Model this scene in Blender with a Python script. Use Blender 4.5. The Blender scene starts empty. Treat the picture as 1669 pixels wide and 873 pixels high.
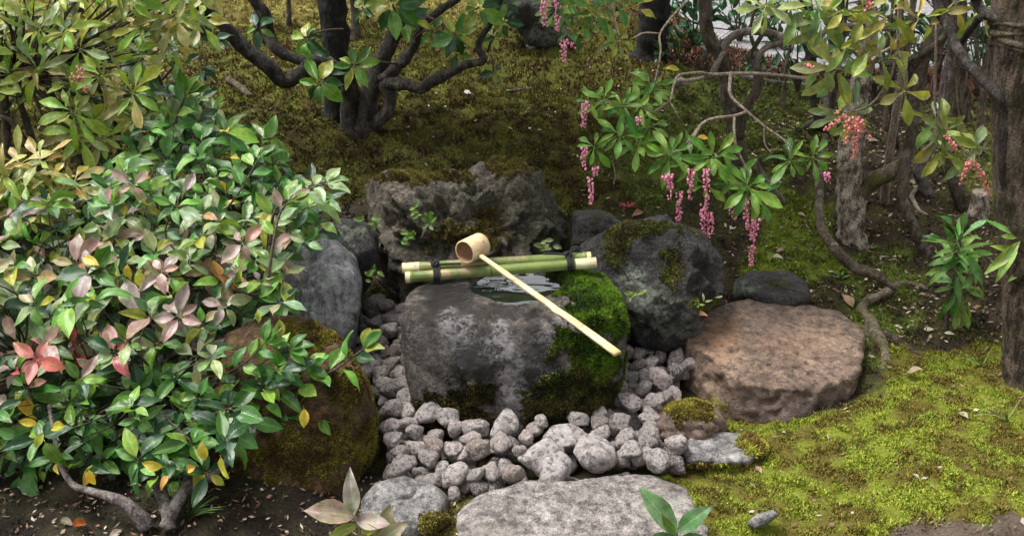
import bpy, bmesh, math, random
import numpy as np
from mathutils import Vector, Matrix

R = math.radians
rnd = random.Random(7)
rng = np.random.default_rng(7)
S = bpy.context.scene
C = S.collection

# ------------------------------------------------------------------ camera, world, sun, exposure
PITCH = R(25.0); CAMZ = 1.45; FPX = 1600.0; CX, CY = 834.5, 436.5
cam_d = bpy.data.cameras.new('camera'); cam = bpy.data.objects.new('camera', cam_d); C.objects.link(cam)
cam.location = (0, 0, CAMZ); cam.rotation_euler = (R(90) - PITCH, 0, 0)
cam_d.lens = 36 * FPX / 1669; cam_d.sensor_width = 36; cam_d.clip_start = 0.05; cam_d.clip_end = 500
S.camera = cam

SUN_EL, SUN_AZ = R(66), R(-75)      # azimuth measured from +Y (away from the camera), towards +X
w = bpy.data.worlds.new('World'); S.world = w; w.use_nodes = True
nt = w.node_tree; nt.nodes.clear()
sky = nt.nodes.new('ShaderNodeTexSky'); sky.sky_type = 'NISHITA'; sky.sun_disc = False
sky.sun_elevation = SUN_EL; sky.sun_rotation = SUN_AZ
sky.air_density = 1.0; sky.dust_density = 4.0; sky.ozone_density = 1.0
hs = nt.nodes.new('ShaderNodeHueSaturation'); hs.inputs['Saturation'].default_value = 0.12
bg = nt.nodes.new('ShaderNodeBackground'); bg.inputs['Strength'].default_value = 0.075
wo = nt.nodes.new('ShaderNodeOutputWorld')
nt.links.new(sky.outputs[0], hs.inputs['Color']); nt.links.new(hs.outputs[0], bg.inputs[0]); nt.links.new(bg.outputs[0], wo.inputs[0])
sun_d = bpy.data.lights.new('sun', 'SUN'); sun_d.energy = 1.5; sun_d.angle = R(24); sun_d.color = (1.0, 0.97, 0.94)
sun = bpy.data.objects.new('sun', sun_d); C.objects.link(sun)
sd = Vector((math.sin(SUN_AZ) * math.cos(SUN_EL), math.cos(SUN_AZ) * math.cos(SUN_EL), math.sin(SUN_EL)))
sun.rotation_euler = sd.to_track_quat('Z', 'Y').to_euler(); sun.location = (-4, 2, 8)
S.view_settings.view_transform = 'Standard'; S.view_settings.look = 'None'
S.view_settings.gamma = 1.0; S.view_settings.exposure = 1.75
S.cycles.max_bounces = 5; S.cycles.diffuse_bounces = 2; S.cycles.glossy_bounces = 2; S.cycles.transmission_bounces = 2

# ------------------------------------------------------------------ projection helpers
F = np.array([0, math.cos(PITCH), -math.sin(PITCH)]); U = np.array([0, math.sin(PITCH), math.cos(PITCH)]); RT = np.array([1.0, 0, 0])
CAM = np.array([0, 0, CAMZ])
def ray(px, py): return F + RT * (px - CX) / FPX - U * (py - CY) / FPX
def at(px, py, Y):
    d = ray(px, py); return CAM + d * (Y / d[1])
def proj(Pn):
    q = np.asarray(Pn) - CAM; dep = q @ F; dep = np.where(np.abs(dep) < 1e-4, 1e-4, dep)
    return CX + FPX * (q @ RT) / dep, CY - FPX * (q @ U) / dep, dep
def depth(p): return float((np.asarray(p) - CAM) @ F)

# ------------------------------------------------------------------ vectorised gradient noise
_prm = np.random.default_rng(3).permutation(256); _prm = np.concatenate([_prm, _prm, _prm])
_g = np.random.default_rng(4).normal(size=(256, 3)); _g /= np.linalg.norm(_g, axis=1)[:, None]
def pn(Q):
    Q = np.asarray(Q, float); i = np.floor(Q).astype(int); f = Q - i; i &= 255
    u = f * f * f * (f * (f * 6 - 15) + 10); out = 0
    for dx in (0, 1):
        wx = u[:, 0] if dx else 1 - u[:, 0]
        for dy in (0, 1):
            wy = u[:, 1] if dy else 1 - u[:, 1]
            for dz in (0, 1):
                wz = u[:, 2] if dz else 1 - u[:, 2]
                h = _prm[_prm[_prm[(i[:, 0] + dx) & 255] + ((i[:, 1] + dy) & 255)] + ((i[:, 2] + dz) & 255)]
                out = out + wx * wy * wz * (_g[h] * (f - np.array([dx, dy, dz]))).sum(1)
    return out * 1.6
def fbm(Q, o=4, g=0.5):
    a, s, t = 1.0, 1.0, 0
    for k in range(o): t = t + a * pn(Q * s + k * 17.3); a *= g; s *= 2.03
    return t
def ridged(Q, o=4):
    a, s, t = 1.0, 1.0, 0
    for k in range(o): t = t + a * (1 - np.abs(pn(Q * s + k * 9.1)) * 2); a *= 0.5; s *= 2.1
    return t / 1.8
def ss(a, b, x):
    t = np.clip((x - a) / (b - a), 0, 1); return t * t * (3 - 2 * t)

# ------------------------------------------------------------------ mesh helpers
def mesh_np(name, V, Fc, mat=None, col=None, uv=None, smooth=True, mask=None):
    V = np.asarray(V, np.float32); Fc = np.asarray(Fc, np.int32); k = Fc.shape[1]
    me = bpy.data.meshes.new(name)
    me.vertices.add(len(V)); me.vertices.foreach_set('co', V.ravel())
    me.loops.add(Fc.size); me.loops.foreach_set('vertex_index', Fc.ravel())
    me.polygons.add(len(Fc)); me.polygons.foreach_set('loop_start', np.arange(0, Fc.size, k, dtype=np.int32))
    me.polygons.foreach_set('loop_total', np.full(len(Fc), k, np.int32))
    me.polygons.foreach_set('use_smooth', np.full(len(Fc), smooth, bool))
    me.update(calc_edges=True)
    for nm, c in (('Col', col), ('Mask', mask)):
        if c is not None:
            a = me.color_attributes.new(nm, 'FLOAT_COLOR', 'POINT')
            c4 = np.ones((len(V), 4), np.float32); c4[:, :3] = c; a.data.foreach_set('color', c4.ravel())
    if uv is not None:
        l = me.uv_layers.new(name='UV'); l.data.foreach_set('uv', np.asarray(uv, np.float32)[Fc.ravel()].ravel())
    if mat: me.materials.append(mat)
    return me
def obj(name, me, parent=None, loc=None):
    o = bpy.data.objects.new(name, me); C.objects.link(o)
    if loc is not None: o.location = loc
    if parent is not None: o.parent = parent
    return o
def tag(o, label=None, cat=None, group=None, kind=None):
    if label: o['label'] = label
    if cat: o['category'] = cat
    if group: o['group'] = group
    if kind: o['kind'] = kind
    return o
def empty(name, loc, label, cat, group=None):
    o = bpy.data.objects.new(name, None); C.objects.link(o); o.location = loc; o.empty_display_size = 0.05
    return tag(o, label, cat, group)

class MB:
    """collects tubes, discs etc. into ONE mesh"""
    def __init__(s): s.V = []; s.F = []; s.n = 0
    def add(s, V, Fq):
        s.V.append(np.asarray(V, float)); s.F.append(np.asarray(Fq, int) + s.n); s.n += len(V)
    def build(s, name, mat, parent=None, org=None, smooth=True, col=None):
        V = np.concatenate(s.V); org = np.zeros(3) if org is None else np.asarray(org)
        Fs = [f if f.shape[1] == 4 else np.concatenate([f, f[:, 2:3]], 1) for f in s.F]
        if any(f.shape[1] == 3 for f in s.F):
            me = bpy.data.meshes.new(name)
            fl = []
            for f in s.F: fl += [tuple(r) for r in f.tolist()]
            me.from_pydata((V - org).tolist(), [], fl); me.polygons.foreach_set('use_smooth', [smooth] * len(fl)); me.materials.append(mat); me.update()
        else:
            me = mesh_np(name, V - org, np.concatenate(Fs), mat, smooth=smooth)
        return obj(name, me, parent, None if parent is not None else tuple(org))

def catmull(pts, per):
    pts = np.asarray(pts, float)
    if len(pts) < 3: 
        t = np.linspace(0, 1, per + 1)[:, None]; return pts[0] * (1 - t) + pts[1] * t
    p = np.vstack([2 * pts[0] - pts[1], pts, 2 * pts[-1] - pts[-2]]); out = []
    for i in range(1, len(p) - 2):
        for k in range(per):
            t = k / per; a, b, c, d = p[i - 1], p[i], p[i + 1], p[i + 2]
            out.append(0.5 * ((2 * b) + (c - a) * t + (2 * a - 5 * b + 4 * c - d) * t * t + (3 * b - 3 * c + d - a) * t ** 3))
    out.append(p[-2]); return np.array(out)
def tube(pts, rad, seg=8, per=5, noise=0.0, nscale=25, ell=None):
    """pts (n,3), rad (n,) -> verts, quads (end caps closed)"""
    q = catmull(np.column_stack([pts, rad]), per); P_, r_ = q[:, :3], np.maximum(q[:, 3], 1e-4)
    n = len(P_); T = np.gradient(P_, axis=0); T /= np.linalg.norm(T, axis=1)[:, None] + 1e-9
    ref = np.array([0, 0, 1.0]) if abs(T[0][2]) < 0.8 else np.array([1.0, 0, 0])
    A = np.cross(T[0], ref); A /= np.linalg.norm(A); V = []
    for i in range(n):
        A = A - T[i] * (A @ T[i]); A /= np.linalg.norm(A) + 1e-9; B = np.cross(T[i], A)
        th = np.linspace(0, 2 * math.pi, seg, endpoint=False)
        ring = P_[i] + r_[i] * (np.cos(th)[:, None] * A + np.sin(th)[:, None] * B * (ell or 1))
        V.append(ring)
    V = np.array(V)
    if noise:
        c = P_[:, None, :]; d = V - c
        nz = fbm((V * nscale).reshape(-1, 3), 3).reshape(n, seg, 1); V = c + d * (1 + noise * nz)
    Fq = []
    for i in range(n - 1):
        for k in range(seg):
            a, b = i * seg + k, i * seg + (k + 1) % seg; Fq.append((a, b, b + seg, a + seg))
    V = V.reshape(-1, 3); V = np.vstack([V, P_[0], P_[-1]]); c0, c1 = n * seg, n * seg + 1
    for k in range(0, seg, 2):
        Fq.append((c0, (k + 2) % seg, k + 1, k)); o = (n - 1) * seg; Fq.append((c1, o + k, o + k + 1, o + (k + 2) % seg))
    return V, np.array(Fq)
def limb_px(mb, pts, seg=10, noise=0.12, per=5):
    """pts: (px, py, Y, width_px)"""
    P3 = np.array([at(a, b, c) for a, b, c, d in pts]); r = [d / 2 * depth(p) / FPX for p, (a, b, c, d) in zip(P3, pts)]
    V, Fq = tube(P3, r, seg, per, noise); mb.add(V, Fq); return P3

# ------------------------------------------------------------------ materials
def nm(name):
    m = bpy.data.materials.new(name); m.use_nodes = True; t = m.node_tree; t.nodes.clear()
    o = t.nodes.new('ShaderNodeOutputMaterial'); b = t.nodes.new('ShaderNodeBsdfPrincipled'); t.links.new(b.outputs[0], o.inputs[0])
    return m, t, b
def N(t, kind, **kw):
    n = t.nodes.new(kind)
    for k, v in kw.items():
        if k in n.inputs: n.inputs[k].default_value = v
        else: setattr(n, k, v)
    return n
def noise_n(t, scale, detail=5, rough=0.55, vec=None, out='Fac'):
    n = t.nodes.new('ShaderNodeTexNoise'); n.inputs['Scale'].default_value = scale; n.inputs['Detail'].default_value = detail
    n.inputs['Roughness'].default_value = rough
    if vec is not None: t.links.new(vec, n.inputs['Vector'])
    return n.outputs[out]
def ramp(t, fac, stops):
    r = t.nodes.new('ShaderNodeValToRGB'); e = r.color_ramp.elements
    while len(e) < len(stops): e.new(0.5)
    for el, (p, c) in zip(e, stops):
        el.position = p; el.color = (c, c, c, 1) if not hasattr(c, '__len__') else (*c, 1)
    t.links.new(fac, r.inputs[0]); return r.outputs[0]
def mix(t, fac, a, b, mode='MIX'):
    m = t.nodes.new('ShaderNodeMix'); m.data_type = 'RGBA'; m.blend_type = mode
    for s, v in ((m.inputs[0], fac), (m.inputs[6], a), (m.inputs[7], b)):
        if hasattr(v, 'is_linked'): t.links.new(v, s)
        elif hasattr(v, '__len__'): s.default_value = (*v, 1)
        else: s.default_value = v
    return m.outputs[2]
def math_n(t, op, a, b=0.0):
    m = t.nodes.new('ShaderNodeMath'); m.operation = op
    for s, v in ((m.inputs[0], a), (m.inputs[1], b)):
        if hasattr(v, 'is_linked'): t.links.new(v, s)
        else: s.default_value = v
    return m.outputs[0]
def coord(t, scale=(1, 1, 1), world=False):
    if world: v = t.nodes.new('ShaderNodeNewGeometry').outputs['Position']
    else: v = t.nodes.new('ShaderNodeTexCoord').outputs['Object']
    if scale == (1, 1, 1): return v
    m = t.nodes.new('ShaderNodeMapping'); m.inputs['Scale'].default_value = scale; t.links.new(v, m.inputs[0]); return m.outputs[0]
def bump(t, b, h, strength=0.5, dist=0.01):
    n = t.nodes.new('ShaderNodeBump'); n.inputs['Strength'].default_value = strength; n.inputs['Distance'].default_value = dist
    t.links.new(h, n.inputs['Height']); t.links.new(n.outputs[0], b.inputs['Normal'])
def attr(t, name):
    a = t.nodes.new('ShaderNodeAttribute'); a.attribute_name = name; return a.outputs['Color']

def rock_mat(name, c1, c2, speck=(0.5, 0.5, 0.5), speck_amt=0.4, speck_scale=180, rough=0.7, lichen=(0.42, 0.42, 0.38),
             dark=(0.012, 0.011, 0.010), moss=(0.10, 0.11, 0.02), moss2=(0.06, 0.045, 0.015), stretch=(1, 1, 1), bumps=0.6, spots=0.0):
    m, t, b = nm(name); v = coord(t, stretch); v0 = coord(t)
    base = mix(t, ramp(t, noise_n(t, 7, 8, 0.7, v), [(0.42, 0), (0.58, 1)]), c1, c2)
    sp = noise_n(t, speck_scale, 3, 0.7, v0); vo = t.nodes.new('ShaderNodeTexVoronoi'); vo.inputs['Scale'].default_value = speck_scale * 0.9
    t.links.new(v0, vo.inputs['Vector'])
    base = mix(t, math_n(t, 'MULTIPLY', ramp(t, sp, [(0.48, 0), (0.62, 1)]), speck_amt), base, speck)
    base = mix(t, math_n(t, 'MULTIPLY', ramp(t, vo.outputs['Color'], [(0.1, 1), (0.35, 0)]), speck_amt * 0.8), base, tuple(x * 0.25 for x in c1))
    mid = noise_n(t, 38, 6, 0.75, v)
    base = mix(t, 0.85, base, ramp(t, mid, [(0.38, 0.12), (0.62, 0.88)]), 'OVERLAY')
    base = mix(t, 0.6, base, ramp(t, noise_n(t, 420, 2, 0.6, v0), [(0.38, 0.15), (0.62, 0.85)]), 'OVERLAY')
    if spots:
        vs = t.nodes.new('ShaderNodeTexVoronoi'); vs.inputs['Scale'].default_value = 22; t.links.new(v0, vs.inputs['Vector'])
        dd = math_n(t, 'ADD', vs.outputs['Distance'], math_n(t, 'MULTIPLY', noise_n(t, 60, 4, 0.7, v0), 0.25))
        base = mix(t, math_n(t, 'MULTIPLY', ramp(t, dd, [(0.24, 1), (0.29, 0)]), spots), base, lichen)
    sep = t.nodes.new('ShaderNodeSeparateColor'); t.links.new(attr(t, 'Mask'), sep.inputs[0])
    dk = sep.outputs[1]; base = mix(t, dk, base, dark)
    li = math_n(t, 'MULTIPLY', sep.outputs[2], ramp(t, noise_n(t, 60, 5, 0.7, v0), [(0.42, 0), (0.56, 1)])); base = mix(t, li, base, lichen)
    mc = mix(t, ramp(t, noise_n(t, 30, 4, 0.6, v0), [(0.42, 0), (0.58, 1)]), moss, moss2)
    mc = mix(t, 0.7, mc, ramp(t, noise_n(t, 260, 3, 0.7, v0), [(0.3, 0.1), (0.7, 0.85)]), 'OVERLAY')
    mf = ramp(t, math_n(t, 'ADD', sep.outputs[0], math_n(t, 'MULTIPLY', math_n(t, 'SUBTRACT', noise_n(t, 70, 5, 0.7, v0), 0.5), 0.8)), [(0.4, 0), (0.55, 1)])
    base = mix(t, mf, base, mc)
    t.links.new(base, b.inputs['Base Color'])
    rr = math_n(t, 'ADD', rough, math_n(t, 'MULTIPLY', dk, -0.3)); t.links.new(rr, b.inputs['Roughness'])
    h = math_n(t, 'ADD', math_n(t, 'MULTIPLY', mid, 1.0), math_n(t, 'ADD', math_n(t, 'MULTIPLY', sp, 0.25), math_n(t, 'MULTIPLY', math_n(t, 'MULTIPLY', mf, noise_n(t, 150, 4, 0.8, v0)), 0.6)))
    bump(t, b, h, min(1.0, bumps * 1.3), 0.03)
    return m

def col_mat(name, rough=0.8, spec=0.3, nz=0.35, scale=120, trans=0.0):
    m, t, b = nm(name); c = attr(t, 'Col')
    if nz: c = mix(t, nz, c, ramp(t, noise_n(t, scale, 4, 0.7, coord(t, world=True)), [(0.3, 0.1), (0.7, 0.9)]), 'OVERLAY')
    t.links.new(c, b.inputs['Base Color']); b.inputs['Roughness'].default_value = rough; b.inputs['Specular IOR Level'].default_value = spec
    return m

def leaf_mat(name, from_obj, rough=0.30, spec=0.6):
    m, t, b = nm(name)
    if from_obj: c = t.nodes.new('ShaderNodeObjectInfo').outputs['Color']
    else: c = attr(t, 'Col')
    uv = t.nodes.new('ShaderNodeUVMap'); uv.uv_map = 'UV'; sx = t.nodes.new('ShaderNodeSeparateXYZ'); t.links.new(uv.outputs[0], sx.inputs[0])
    au = math_n(t, 'ABSOLUTE', math_n(t, 'SUBTRACT', sx.outputs[0], 0.5))
    rib = ramp(t, au, [(0.012, 1), (0.045, 0)])
    pw = coord(t, world=True)
    c = mix(t, 0.6, c, ramp(t, noise_n(t, 45, 4, 0.65, pw), [(0.3, 0.2), (0.7, 0.8)]), 'OVERLAY')
    # side veins as fine relief and slight colour
    wv = math_n(t, 'SINE', math_n(t, 'ADD', math_n(t, 'MULTIPLY', sx.outputs[1], 75), math_n(t, 'MULTIPLY', au, -60)))
    c = mix(t, math_n(t, 'MULTIPLY', ramp(t, wv, [(0.7, 0), (1.0, 1)]), 0.12), c, mix(t, 1.0, c, (1.6, 1.6, 1.3), 'MULTIPLY'))
    c = mix(t, math_n(t, 'MULTIPLY', rib, 0.55), c, mix(t, 0.5, mix(t, 1.0, c, (2.2, 2.2, 1.8), 'MULTIPLY'), (0.25, 0.28, 0.12)))
    c = mix(t, math_n(t, 'MULTIPLY', ramp(t, noise_n(t, 38, 3, 0.6, pw), [(0.48, 0), (0.62, 1)]), 0.6), c, mix(t, 1.0, c, (0.55, 0.95, 0.5), 'MULTIPLY'))
    c = mix(t, math_n(t, 'MULTIPLY', ramp(t, au, [(0.3, 0), (0.5, 1)]), 0.35), c, mix(t, 1.0, c, (1.5, 1.25, 0.9), 'MULTIPLY'))
    # blemishes
    bl = ramp(t, noise_n(t, 110, 4, 0.65, pw), [(0.62, 0), (0.68, 1)])
    c = mix(t, math_n(t, 'MULTIPLY', bl, 0.5), c, (0.10, 0.07, 0.03))
    t.links.new(c, b.inputs['Base Color']); b.inputs['Specular IOR Level'].default_value = spec
    rr = ramp(t, noise_n(t, 30, 3, 0.6, pw), [(0.35, rough - 0.12), (0.65, rough + 0.14)]); t.links.new(rr, b.inputs['Roughness'])
    bump(t, b, math_n(t, 'ADD', math_n(t, 'MULTIPLY', wv, 0.15), math_n(t, 'MULTIPLY', noise_n(t, 60, 3, 0.6, pw), 1.0)), 0.35, 0.004)
    tr = t.nodes.new('ShaderNodeBsdfTranslucent'); t.links.new(mix(t, 1.0, c, (1.3, 1.5, 0.6), 'MULTIPLY'), tr.inputs[0])
    ms = t.nodes.new('ShaderNodeMixShader'); ms.inputs[0].default_value = 0.22
    out = [n for n in t.nodes if n.type == 'OUTPUT_MATERIAL'][0]
    t.links.new(b.outputs[0], ms.inputs[1]); t.links.new(tr.outputs[0], ms.inputs[2]); t.links.new(ms.outputs[0], out.inputs[0])
    return m

def bark_mat(name, c1, c2, moss_amt=0.0, lich_pale=0.0, bs=0.8, stretch=0.25):
    m, t, b = nm(name); v = coord(t, (1, 1, stretch), world=True); v0 = coord(t, world=True)
    base = mix(t, ramp(t, noise_n(t, 45, 8, 0.75, v), [(0.43, 0), (0.57, 1)]), c1, c2)
    base = mix(t, 0.8, base, ramp(t, noise_n(t, 190, 4, 0.7, v0), [(0.38, 0.15), (0.62, 0.85)]), 'OVERLAY')
    if lich_pale: base = mix(t, math_n(t, 'MULTIPLY', ramp(t, noise_n(t, 26, 4, 0.6, v0), [(0.56, 0), (0.62, 1)]), lich_pale), base, (0.30, 0.30, 0.26))
    if moss_amt: base = mix(t, math_n(t, 'MULTIPLY', ramp(t, noise_n(t, 14, 5, 0.7, v0), [(0.42, 0), (0.55, 1)]), moss_amt), base, (0.085, 0.09, 0.02))
    t.links.new(base, b.inputs['Base Color']); b.inputs['Roughness'].default_value = 0.85; b.inputs['Specular IOR Level'].default_value = 0.3
    bump(t, b, math_n(t, 'ADD', noise_n(t, 45, 8, 0.75, v), math_n(t, 'MULTIPLY', noise_n(t, 160, 4, 0.7, v), 0.4)), bs, 0.03)
    return m

M = {}
M['leaf'] = leaf_mat('leaf', True); M['leaf_stuff'] = leaf_mat('leaf_mass', False)
M['blade'] = col_mat('moss_blades', 0.8, 0.25, 0.3)
M['soil'] = None
M['bark_dark'] = bark_mat('dark_bark', (0.028, 0.022, 0.018), (0.075, 0.062, 0.052), lich_pale=0.25)
M['bark_black'] = bark_mat('blackish_bark', (0.010, 0.009, 0.009), (0.028, 0.025, 0.023), lich_pale=0.1)
M['bark_brown'] = bark_mat('brown_bark', (0.05, 0.036, 0.028), (0.15, 0.11, 0.085), lich_pale=0.4, moss_amt=0.25)
M['bark_rough'] = bark_mat('rough_bark', (0.15, 0.10, 0.075), (0.72, 0.62, 0.50), bs=1.0, moss_amt=0.15, stretch=0.45)
M['bark_big'] = bark_mat('big_trunk_bark', (0.04, 0.028, 0.02), (0.24, 0.175, 0.13), bs=1.0, moss_amt=0.3)
M['bark_grey'] = bark_mat('grey_stem', (0.11, 0.085, 0.07), (0.25, 0.205, 0.17), lich_pale=0.4, bs=0.4)
M['bark_purple'] = bark_mat('grey_violet_stem', (0.065, 0.052, 0.048), (0.17, 0.14, 0.13), lich_pale=0.4, bs=0.4)
M['bark_moss'] = bark_mat('mossy_root', (0.10, 0.08, 0.045), (0.22, 0.17, 0.12), moss_amt=0.85, bs=0.7)
M['bark_root'] = bark_mat('pale_root', (0.13, 0.095, 0.065), (0.30, 0.24, 0.18), moss_amt=0.6, bs=0.8)
M['twig'] = bark_mat('pale_twig', (0.20, 0.15, 0.11), (0.34, 0.28, 0.22), bs=0.3)
M['twig_dark'] = bark_mat('dark_twig', (0.05, 0.035, 0.028), (0.11, 0.08, 0.06), bs=0.3)

# ------------------------------------------------------------------ terrain height and ground colours
def hgt(x, y):
    x = np.asarray(x, float); y = np.asarray(y, float)
    side = ss(0.5, 1.6, x)
    h = ss(2.62, 3.75, y) * (0.36 - 0.12 * side) + (ss(3.7, 4.8, y) * 0.10 + ss(4.8, 5.8, y) * 0.03) * (1 - side)
    h = h * (1 - ss(5.8, 6.8, y + 0.95 * side))
    h += 0.05 * ss(0.55, 1.0, x) * (1 - ss(2.4, 3.4, y)) + 0.05 * ss(-0.3, -0.7, x) * (1 - ss(2.6, 3.4, y))
    bed = np.exp(-(((x - 0.0) / 0.56) ** 4 + ((y - 2.3) / 0.42) ** 4)); h -= 0.045 * bed
    Q = np.column_stack([x.ravel(), y.ravel(), np.zeros(x.size)])
    near = (1 - ss(5.6, 6.6, y)) * (1 - ss(3, 5, np.abs(x))) * (1 - bed)
    n = (fbm(Q * 2.2, 3) * 0.03 + fbm(Q * np.array([7, 11, 7]), 3) * 0.016 * (1 + 0.9 * ss(2.8, 3.6, y.ravel())) + fbm(Q * 38, 2) * 0.004).reshape(x.shape)
    return h + n * near - 0.02 * (1 - (1 - ss(5.2, 6.2, y)) * 1.0)
def ground(px, py):
    d = ray(px, py); ts = np.arange(1.2, 9, 0.01); Pp = CAM + d * ts[:, None]
    hh = hgt(Pp[:, 0], Pp[:, 1]); k = np.argmax(Pp[:, 2] < hh)
    return np.array([Pp[k, 0], Pp[k, 1], hh[k]]) if Pp[k, 2] < hh[k] else Pp[-1]
def inpoly(px, py, poly):
    px = np.asarray(px); py = np.asarray(py); c = np.zeros(px.shape, bool); n = len(poly)
    for i in range(n):
        x1, y1 = poly[i]; x2, y2 = poly[(i + 1) % n]
        if y1 == y2: continue
        c ^= ((y1 > py) != (y2 > py)) & (px < (x2 - x1) * (py - y1) / (y2 - y1) + x1)
    return c
# (polygon in the picture plane of this viewpoint, used once to lay out moss and soil patches, two with sun and shade in their colour; colour pair; moss amount)
ZONES = [
    ([(-900, -900), (2600, -900), (2600, 1500), (-900, 1500)], (0.060, 0.044, 0.030), (0.085, 0.080, 0.026), 0.45),
    ([(-900, -900), (1140, -900), (1140, 60), (1000, 190), (-900, 190)], (0.105, 0.080, 0.021), (0.175, 0.180, 0.034), 0.95),
    ([(-900, 20), (-900, -900), (850, -900), (850, 25), (300, 45)], (0.22, 0.175, 0.05), (0.34, 0.30, 0.085), 0.85),  # far strip of the bank, its sunlit yellow put into the colour
    ([(-200, 170), (1010, 175), (1080, 330), (930, 350), (560, 330), (-200, 420)], (0.060, 0.044, 0.012), (0.11, 0.11, 0.020), 0.95),  # brown moss, with the tree shade on this band put into its colour
    ([(1075, 110), (1335, 120), (1340, 230), (1240, 330), (1060, 330), (950, 300), (1010, 180)], (0.07, 0.075, 0.018), (0.12, 0.15, 0.028), 0.95),
    ([(1225, 325), (1345, 325), (1350, 440), (1310, 480), (1235, 440)], (0.12, 0.14, 0.02), (0.20, 0.27, 0.03), 1.0),
    ([(1340, 415), (1500, 420), (1480, 520), (1400, 620), (1380, 520)], (0.07, 0.07, 0.02), (0.14, 0.19, 0.03), 0.7),
    ([(1500, 170), (1669, 170), (1900, 250), (1620, 330), (1500, 240)], (0.09, 0.09, 0.03), (0.20, 0.21, 0.05), 0.7),
    ([(1060, 790), (1105, 725), (1210, 690), (1400, 660), (1440, 575), (1560, 560), (2000, 600), (2000, 830), (1540, 850), (1400, 990), (1090, 950)], (0.18, 0.15, 0.030), (0.27, 0.315, 0.038), 1.0),
    ([(1440, 880), (1540, 840), (2300, 822), (2300, 1400), (1250, 1400)], (0.14, 0.105, 0.075), (0.20, 0.155, 0.12), 0.12),
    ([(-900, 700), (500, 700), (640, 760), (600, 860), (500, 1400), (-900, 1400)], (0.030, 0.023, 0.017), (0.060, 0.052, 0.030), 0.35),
    ([(660, 770), (770, 770), (800, 1000), (560, 1000), (600, 830)], (0.16, 0.14, 0.04), (0.24, 0.21, 0.06), 0.95),
]
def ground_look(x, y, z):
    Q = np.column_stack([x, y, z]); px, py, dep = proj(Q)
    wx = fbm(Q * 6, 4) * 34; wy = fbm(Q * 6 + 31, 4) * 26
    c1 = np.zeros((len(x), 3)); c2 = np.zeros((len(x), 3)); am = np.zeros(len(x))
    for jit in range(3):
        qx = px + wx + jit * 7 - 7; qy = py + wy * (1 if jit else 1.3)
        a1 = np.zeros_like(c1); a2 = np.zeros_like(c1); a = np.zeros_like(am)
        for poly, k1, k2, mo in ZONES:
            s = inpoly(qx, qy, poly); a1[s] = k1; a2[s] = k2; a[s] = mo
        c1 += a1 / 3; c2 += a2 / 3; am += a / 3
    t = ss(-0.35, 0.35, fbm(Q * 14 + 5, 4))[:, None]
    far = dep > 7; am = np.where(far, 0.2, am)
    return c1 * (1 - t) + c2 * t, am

# ------------------------------------------------------------------ THE SETTING
def axis_coords(a, b, step, far):
    core = np.arange(a, b, step); out = []; s = step; v = b
    while v < far: s *= 1.25; v += s; out.append(v)
    lo = []; s = step; v = a
    while v > -far: s *= 1.25; v -= s; lo.append(v)
    return np.concatenate([lo[::-1], core, out])
gx = axis_coords(-2.3, 2.3, 0.016, 60); gy = axis_coords(1.2, 6.8, 0.016, 60)
X, Y = np.meshgrid(gx, gy); Z = hgt(X, Y)
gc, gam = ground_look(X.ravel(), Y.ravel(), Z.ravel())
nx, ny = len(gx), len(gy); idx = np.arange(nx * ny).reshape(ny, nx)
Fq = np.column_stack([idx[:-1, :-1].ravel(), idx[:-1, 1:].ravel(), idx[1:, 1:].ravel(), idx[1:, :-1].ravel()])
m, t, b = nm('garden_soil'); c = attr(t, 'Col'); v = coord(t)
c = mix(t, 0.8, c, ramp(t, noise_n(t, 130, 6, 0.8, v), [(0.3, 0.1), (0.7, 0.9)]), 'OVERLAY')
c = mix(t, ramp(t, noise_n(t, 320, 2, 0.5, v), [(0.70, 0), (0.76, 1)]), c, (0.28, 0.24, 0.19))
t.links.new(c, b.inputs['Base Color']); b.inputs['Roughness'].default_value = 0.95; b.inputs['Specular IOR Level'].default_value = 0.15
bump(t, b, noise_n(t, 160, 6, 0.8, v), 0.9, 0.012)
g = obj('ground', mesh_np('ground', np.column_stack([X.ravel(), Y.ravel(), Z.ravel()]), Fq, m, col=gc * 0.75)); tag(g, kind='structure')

# pale raked gravel court beyond the mossy bank
cxs = np.concatenate([[-60, -20, -8], np.linspace(-5, 5, 80), [8, 20, 60]]); rows = []
edge = 6.6 - 1.0 * ss(0.5, 1.6, cxs) + 0.06 * pn(np.column_stack([cxs * 2, cxs * 0, cxs * 0]))
for f_ in (0, 0.02, 0.06, 0.15, 0.4, 1.0): rows.append(np.column_stack([cxs, edge + f_ * 54, np.full(len(cxs), 0.004 + 0.012 * (f_ > 0))]))
cv = np.concatenate(rows); n_ = len(cxs); ci = np.arange(len(cv)).reshape(-1, n_)
cf = np.column_stack([ci[:-1, :-1].ravel(), ci[:-1, 1:].ravel(), ci[1:, 1:].ravel(), ci[1:, :-1].ravel()])
m, t, b = nm('pale_gravel'); v = coord(t)
c = mix(t, ramp(t, noise_n(t, 40, 6, 0.85, v), [(0.42, 0), (0.58, 1)]), (0.12, 0.118, 0.118), (0.36, 0.35, 0.36))
t.links.new(c, b.inputs['Base Color']); b.inputs['Roughness'].default_value = 0.9
bump(t, b, noise_n(t, 90, 4, 0.8, v), 0.8, 0.02)
tag(obj('gravel_court', mesh_np('gravel_court', cv, cf, m)), kind='structure')

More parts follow.
